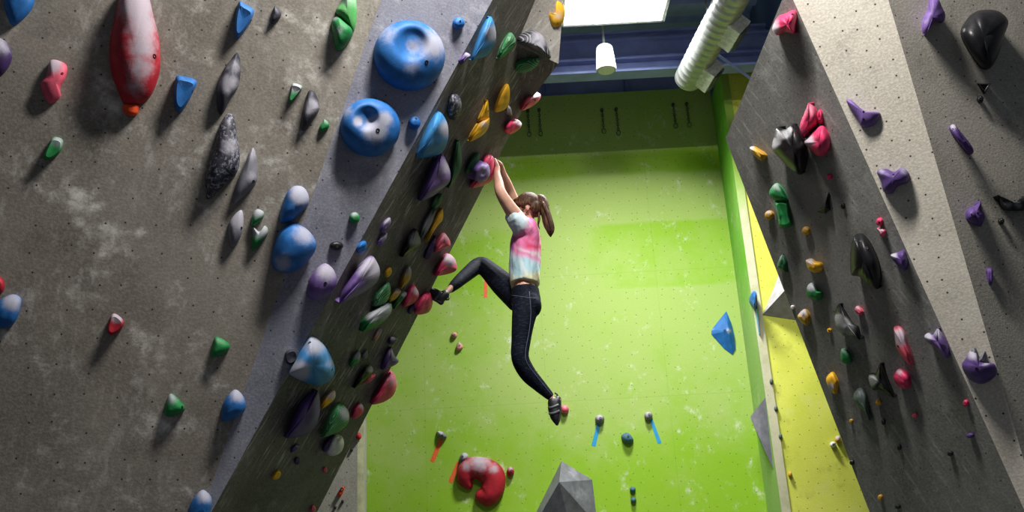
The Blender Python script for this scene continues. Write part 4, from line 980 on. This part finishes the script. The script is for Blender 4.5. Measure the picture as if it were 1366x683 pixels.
# leggings: navy heather knit
mLeg, nt, b = mat('navy_heather_knit', (.012, .015, .026), .75); N = NB(nt)
tc = N.n('ShaderNodeTexCoord').outputs['Object']
st = N.noise(N.mapv(tc, (30, 30, 190)), 1.0, 4, .7)
nt.links.new(N.mix(N.ramp(st, .50, .72), (.0025, .004, .011), (.030, .044, .085)), b.inputs['Base Color']); b.inputs['Specular IOR Level'].default_value = .15
bm = bmesh.new()
limb(bm, [(700.5, 386, 6.1), (701, 396, 6.1), (702, 406, 6.1), (700, 417, 6.1)], [(.150, p_(18.5)), (.160, p_(19.5)), (.165, p_(19.5)), (.13, p_(15))], 22)
blob(bm, Q(711, 408, 6.02), (p_(11.5), .085, p_(15))); blob(bm, Q(710, 408, 6.18), (p_(11), .085, p_(14)))
leg_near(bm, .003, False); leg_far(bm, .003, False)
legg = fused('leggings', bm, mLeg, .007, 4)
bvh_leg = BVHTree.FromPolygons([v.co+ORG for v in legg.data.vertices], [tuple(p.vertices) for p in legg.data.polygons])
def on_surface(bvh, x, y, off=.002):
    h = bvh.ray_cast(EYE, ray(x, y).normalized())
    if h[0] is None: return None
    n = h[1] if h[1].dot(EYE-h[0]) > 0 else -h[1]
    return h[0]+n*off-ORG
def stroke(name, bvh, px, r, m, parent, off=.0015, seg=6):
    P = [on_surface(bvh, x, y, off) for x, y in px]; P = [p for p in P if p is not None]
    if len(P) < 2: return
    bm = bmesh.new(); tube_bm(bm, P, [r]*len(P), seg); return bm_obj(name, bm, m, parent, smooth=True)
mSeam = simple('grey_seam_thread', (.10, .12, .17), .8)
seam = spline([V((706, 389, 0)), V((708, 415, 0)), (V((706, 440, 0))), V((701, 468, 0)), V((703, 484, 0)), V((715, 501, 0)), V((728, 517, 0)), V((737, 528, 0))], 6)
stroke('seam', bvh_leg, [(v.x, v.y) for v in seam], .0022, mSeam, legg)
bm = bmesh.new(); limb(bm, [(700.5, 385, 6.1), (700.8, 393, 6.1)], [(.151, p_(18.7)), (.156, p_(19.2))], 22)
stroke('waistband_seam', bvh_leg, [(682+k*3, 394+.4*k) for k in range(12)], .0018, mSeam, legg)

# shirt with tie-dye colours
bm = bmesh.new()
limb(bm, [(700, 381, 6.1), (700, 368, 6.1), (700, 350, 6.1), (701, 330, 6.1), (702, 313, 6.1), (703, 302, 6.1), (703.5, 294.5, 6.1)],
     [(.170, p_(19)), (.165, p_(20.5)), (.158, p_(21)), (.165, p_(20.5)), (.180, p_(19)), (.165, p_(15)), (.075, p_(10))], 22)
limb(bm, [(700, 309, 6.0), (694, 300, 5.95), (685.5, 289.5, 5.92)], [(.088, p_(16)), (.080, p_(14)), (.072, p_(12.2))], 16)
limb(bm, [(700, 305, 6.2), (696, 296, 6.25), (691, 286, 6.27)], [(.085, p_(14)), (.072, p_(12)), (.064, p_(10.5))], 16)
shirt = fused('shirt', bm, [], .008, 5)
me = shirt.data
rnd = V((3.1, 1.7, 9.2))
import colorsys
def dye(x, y, p):
    nx = noise.noise(p*7+rnd)*7 + noise.noise(p*22)*2.5; ny = noise.noise(p*6-rnd)*9 + noise.noise(p*20+rnd)*3
    x2, y2 = x+nx, y+ny
    white, lblue, pink, hot, purp, teal, cream = V((.72, .74, .74)), V((.50, .70, .78)), V((.78, .20, .42)), V((.70, .03, .10)), V((.25, .09, .28)), V((.30, .52, .58)), V((.74, .70, .42))
    def sm(a, b, v): t = max(0, min(1, (v-a)/(b-a))); return t*t*(3-2*t)
    c = pink.lerp(white, .35*sm(.1, .5, noise.noise(p*14+rnd*2)))
    c = c.lerp(hot, .85*math.exp(-((y2-(322+.7*(x2-706)))/4.0)**2)*sm(698, 707, x2))
    c = c.lerp(white, .7*math.exp(-((y2-(331+.6*(x2-700)))/3.0)**2)*sm(690, 698, x2))
    c = c.lerp(hot, .45*math.exp(-((y2-(312+.5*(x2-706)))/3.0)**2)*sm(700, 708, x2))
    c = c.lerp(purp, .85*sm(690, 682, x2)*sm(304, 314, y2)*sm(352, 338, y2))
    c = c.lerp(teal.lerp(lblue, .55), sm(334, 350, y2+.45*(700-x2)))
    c = c.lerp(white, .6*sm(340, 350, y2)*sm(.0, .35, noise.noise(V((p.x*22+p.z*6, p.y*10, p.z*3)))))
    c = c.lerp(cream, sm(360, 373, y2-.45*(704-x2)*.3))
    c = c.lerp(lblue.lerp(white, .35), sm(23, 15, math.hypot(x-685+nx*.4, y-293+ny*.4)))
    return c
ca = me.color_attributes.new('dye', 'FLOAT_COLOR', 'POINT')
for i, v in enumerate(me.vertices):
    x, y = proj(v.co+ORG); c = dye(x, y, v.co); ca.data[i].color = (c.x, c.y, c.z, 1)
    # soft cloth folds running from the shoulder to the hem
    n = v.normal; w_ = noise.noise(V((v.co.x*16+v.co.z*5, v.co.y*12, v.co.z*4)))*.010 + noise.noise(V((v.co.x*30, v.co.y*22, v.co.z*12-v.co.x*14)))*.005
    if y < 380: v.co = v.co + n*w_
mSh, nt, b = mat('tie_dye_cotton', (.6, .6, .6), .85); N = NB(nt)
nt.links.new(N.n('ShaderNodeAttribute', _attribute_name='dye').outputs['Color'], b.inputs['Base Color'])
tc = N.n('ShaderNodeTexCoord').outputs['Object']
nt.links.new(N.bump(N.noise(N.mapv(tc, (1, 1, .45), (0, .35, 0)), 17, 3, .5), .6, .02), b.inputs['Normal'])
me.materials.append(mSh)
bvh_sh = BVHTree.FromPolygons([v.co+ORG for v in me.vertices], [tuple(p.vertices) for p in me.polygons])

# hair: cap, side sweep and ponytail
mHair, nt, b = mat('brown_hair', (.035, .017, .010), .62); N = NB(nt)
tc = N.n('ShaderNodeTexCoord').outputs['Object']
sn = N.noise(N.mapv(tc, (160, 160, 14), (0, -.4, 0)), 1.0, 3, .6)
nt.links.new(N.mix(N.ramp(sn, .4, .75), (.024, .010, .006), (.17, .078, .032)), b.inputs['Base Color'])
nt.links.new(N.bump(sn, .6, .004), b.inputs['Normal']); b.inputs['Specular IOR Level'].default_value = .25
bm = bmesh.new()
blob(bm, hp(-.016, 0, .034), (.096, .084, .090), RH)
blob(bm, hp(-.050, 0, -.015), (.062, .074, .070), RH)
blob(bm, hp(.045, 0, .078), (.040, .058, .032), RH)
for s in (-1, 1):
    limb_p = [hp(.060, s*.045, .062), hp(.045, s*.070, .040), hp(.015, s*.080, .018), hp(-.03, s*.074, .02)]
    tube_bm(bm, limb_p, [.012, .015, .018, .02], 10, U)
hair = fused('hair', bm, mHair, .006, 3)
# take away hair where the face is
bm = bmesh.new(); bm.from_mesh(hair.data)
kill = []
for v in bm.verts:
    q = v.co-HC_; f, s, u = q.dot(F), q.dot(S), q.dot(U)
    if (f > .020 and u < .030 - (.02 if abs(s) > .055 else 0) and f > .04 - .4*max(0, abs(s)-.05)) or (u < -.03 and f > -.02): kill.append(v)
bmesh.ops.delete(bm, geom=kill, context='VERTS'); bm.to_mesh(hair.data); bm.free()
def tail(name, ax_, m, r0_, seg=12):
    bm = bmesh.new(); pp = spline([Q(*p) for p in ax_], 8); rr = rspline(r0_, 8)
    rings = tube_bm(bm, pp, rr, seg)
    for i, R in enumerate(rings):
        for k, v in enumerate(R):
            c = pp[i]; v.co = c + (v.co-c)*(1+.22*noise.noise(V((k*1.7, i*.12, r0_[0][0]*90))))
    return bm_obj(name, bm, m, hair, smooth=True)
tail('ponytail', [(714, 268.5, 6.085), (719, 264.5, 6.08), (724, 270, 6.07), (728, 284, 6.06), (732, 299, 6.05), (734, 309, 6.05), (734.5, 316, 6.05)], mHair, [(.018, .020), (.028, .030), (.036, .036), (.038, .036), (.036, .034), (.026, .025), (.004, .004)], 18)
tail('hair_strand', [(719, 283, 6.05), (719, 292, 6.04), (718, 300, 6.04), (720, 306, 6.04)], mHair, [(.010, .008), (.012, .009), (.008, .006), (.002, .002)], 8)
tail('hair_strand', [(724, 270, 6.02), (731, 286, 6.01), (735, 302, 6.01), (736, 312, 6.02)], mHair, [(.012, .010), (.016, .012), (.013, .010), (.003, .003)], 8)
bm = bmesh.new()
mScr = simple('pale_scrunchie', (.62, .66, .68), .7)
cS = Q(714.0, 266.5, 6.07); dS = (Q(719, 264.5, 6.08)-Q(711, 270, 6.085)).normalized(); s1, s2 = frame_of(dS)
pp = [cS+s1*(.036*math.cos(t))+s2*(.036*math.sin(t)) for t in [k*2*PI/20 for k in range(21)]]
tube_bm(bm, pp, [.011+.002*(k % 2) for k in range(21)], 8, dS, False); bm_obj('hair_tie', bm, mScr, hair, smooth=True)

# face: eyes, brows, lips, black mask under the eyes with ear loops
mEye = simple('dark_eye', (.02, .012, .01), .2); mBrow = simple('brow_hair', (.05, .025, .015), .7); mLip = simple('lips', (.45, .14, .12), .5)
def face_pt(s, u):
    h = bvh_body.ray_cast(HC_+ORG+F*.4+S*s+U*u, -F); return h[0]-ORG if h[0] is not None else hp(.09, s, u)
for s in (-1, 1):
    bm = bmesh.new(); blob(bm, face_pt(s*.030, .004)-F*.005, (.008, .012, .0065), RH); bm_obj('eye', bm, mEye, body, smooth=True)
    bm = bmesh.new(); tube_bm(bm, [face_pt(s*.016, .020)+F*.001, face_pt(s*.032, .025)+F*.001, face_pt(s*.046, .019)+F*.001], [.003, .0035, .002], 6, U); bm_obj('eyebrow', bm, mBrow, body)
mMask = simple('black_face_mask', (.012, .012, .014), .8)
bm = bmesh.new(); grid = []
for j in range(9):
    u = -.012 - j*.011; row = []
    for i in range(13):
        a = (i/12-.5)*2; s = a*.056*(1-.25*(j/8)**2)
        q = face_pt(s, u); bulge = .010*(1-a*a)
        row.append((bm.verts.new(q+F*(bulge+.003)), bm.verts.new(q+F*(bulge+.0005))))
    grid.append(row)
for j in range(8):
    for i in range(12):
        for k in (0, 1): bm.faces.new((grid[j][i][k], grid[j][i+1][k], grid[j+1][i+1][k], grid[j+1][i][k]))
bmesh.ops.recalc_face_normals(bm, faces=bm.faces)
msk = bm_obj('face_mask', bm, mMask, person, smooth=True)
for s in (-1, 1):
    bm = bmesh.new(); tube_bm(bm, [hp(.055, s*.056, -.020), hp(.015, s*.072, -.012), hp(-.022, s*.078, -.006), hp(-.024, s*.078, -.030), hp(.012, s*.066, -.045), hp(.045, s*.052, -.075)], [.003]*6, 6, U)
    bm_obj('ear_loop', bm, mMask, msk)

# climbing shoes
mShoe = simple('black_shoe_rubber', (.014, .015, .018), .5); mStrap = simple('grey_strap', (.11, .12, .13), .6); mSole = simple('dark_sole_rubber', (.035, .036, .04), .6)
def shoe(pts, rad, collar, crad, sole, straps, tab):
    bm = bmesh.new(); limb(bm, pts, rad, 16); limb(bm, collar, crad, 14)
    sh = fused('climbing_shoe', bm, mShoe, .006, 3)
    bv = BVHTree.FromPolygons([v.co+ORG for v in sh.data.vertices], [tuple(p.vertices) for p in sh.data.polygons])
    for s in straps:
        pp = spline([V((x, y, 0)) for x, y in s], 4); stroke('strap', bv, [(v.x, v.y) for v in pp], .009, mStrap, sh, -.001, 8)
    pp = spline([V((x, y, 0)) for x, y in sole], 5); stroke('sole_edge', bv, [(v.x, v.y) for v in pp], .005, mSole, sh, -.001, 8)
    bm = bmesh.new(); P = [Q(*k) for k in tab]; tube_bm(bm, P, [.006]*len(P), 8); bm_obj('pull_tab', bm, mShoe, sh, smooth=True)
    return sh
shoe([(744, 533, 6.08), (740.5, 543, 6.08), (740.5, 552, 6.08), (742, 560, 6.08), (743, 565.5, 6.08)], [(.030, p_(5.0)), (.040, p_(8.8)), (.044, p_(7.8)), (.038, p_(5.6)), (.018, p_(2.6))],
     [(737.5, 536, 6.08), (739.5, 543, 6.08)], [(.036, p_(7.2)), (.040, p_(8.0))], [(747.5, 532), (748, 545), (746.5, 557), (744, 565)], [[(732, 544), (738, 543), (745, 540)], [(733, 552), (739, 551), (746, 548)]], [(745, 532, 6.08), (743, 526, 6.08), (740, 524, 6.08)])
shoe([(588.5, 403, 6.12), (584, 396, 6.12), (578, 391, 6.12), (572, 388, 6.115), (567.5, 386, 6.11)], [(.028, p_(4.2)), (.038, p_(8.0)), (.042, p_(7.2)), (.036, p_(5.2)), (.016, p_(2.6))],
     [(593.5, 393, 6.12), (588, 397, 6.12)], [(.034, p_(6.6)), (.038, p_(7.2))], [(589, 404), (580, 399), (572, 392), (567, 387)], [[(589, 390), (583, 396), (580, 399)]], [(595, 400, 6.12), (598.5, 399.5, 6.12), (599, 396.5, 6.12)])

# ------------------------------------------------------------------ light
w = bpy.data.worlds.new('World'); sc.world = w; w.use_nodes = True
w.node_tree.nodes['Background'].inputs[0].default_value = (.62, .68, .80, 1)
w.node_tree.nodes['Background'].inputs[1].default_value = .12
def area(name, loc, target, size, power, col=(1, 1, 1), spread=PI):
    d = bpy.data.lights.new(name, 'AREA'); d.shape = 'RECTANGLE'; d.size, d.size_y = size; d.energy = power; d.color = col; d.spread = spread
    o = bpy.data.objects.new(name, d); COL.objects.link(o); o.location = loc
    o.rotation_euler = (V(target)-V(loc)).to_track_quat('-Z', 'Y').to_euler(); return o
# rows of high-bay strip lamps above and in front of the climbing walls
area('strip_lamp_front', (.6, 3.0, 6.55), (.6, 2.8, 0), (1.3, .35), 420, (1, .97, .92))
area('strip_lamp_visible', LAMP-V((0, 0, .05)), LAMP-V((0, -.1, 1)), (.8, .5), 190, (.98, .98, .96), math.radians(136))
sc.view_settings.view_transform = 'Standard'; sc.view_settings.look = 'None'
sc.view_settings.exposure = 0; sc.view_settings.gamma = 1; sc.view_settings.use_curve_mapping = False
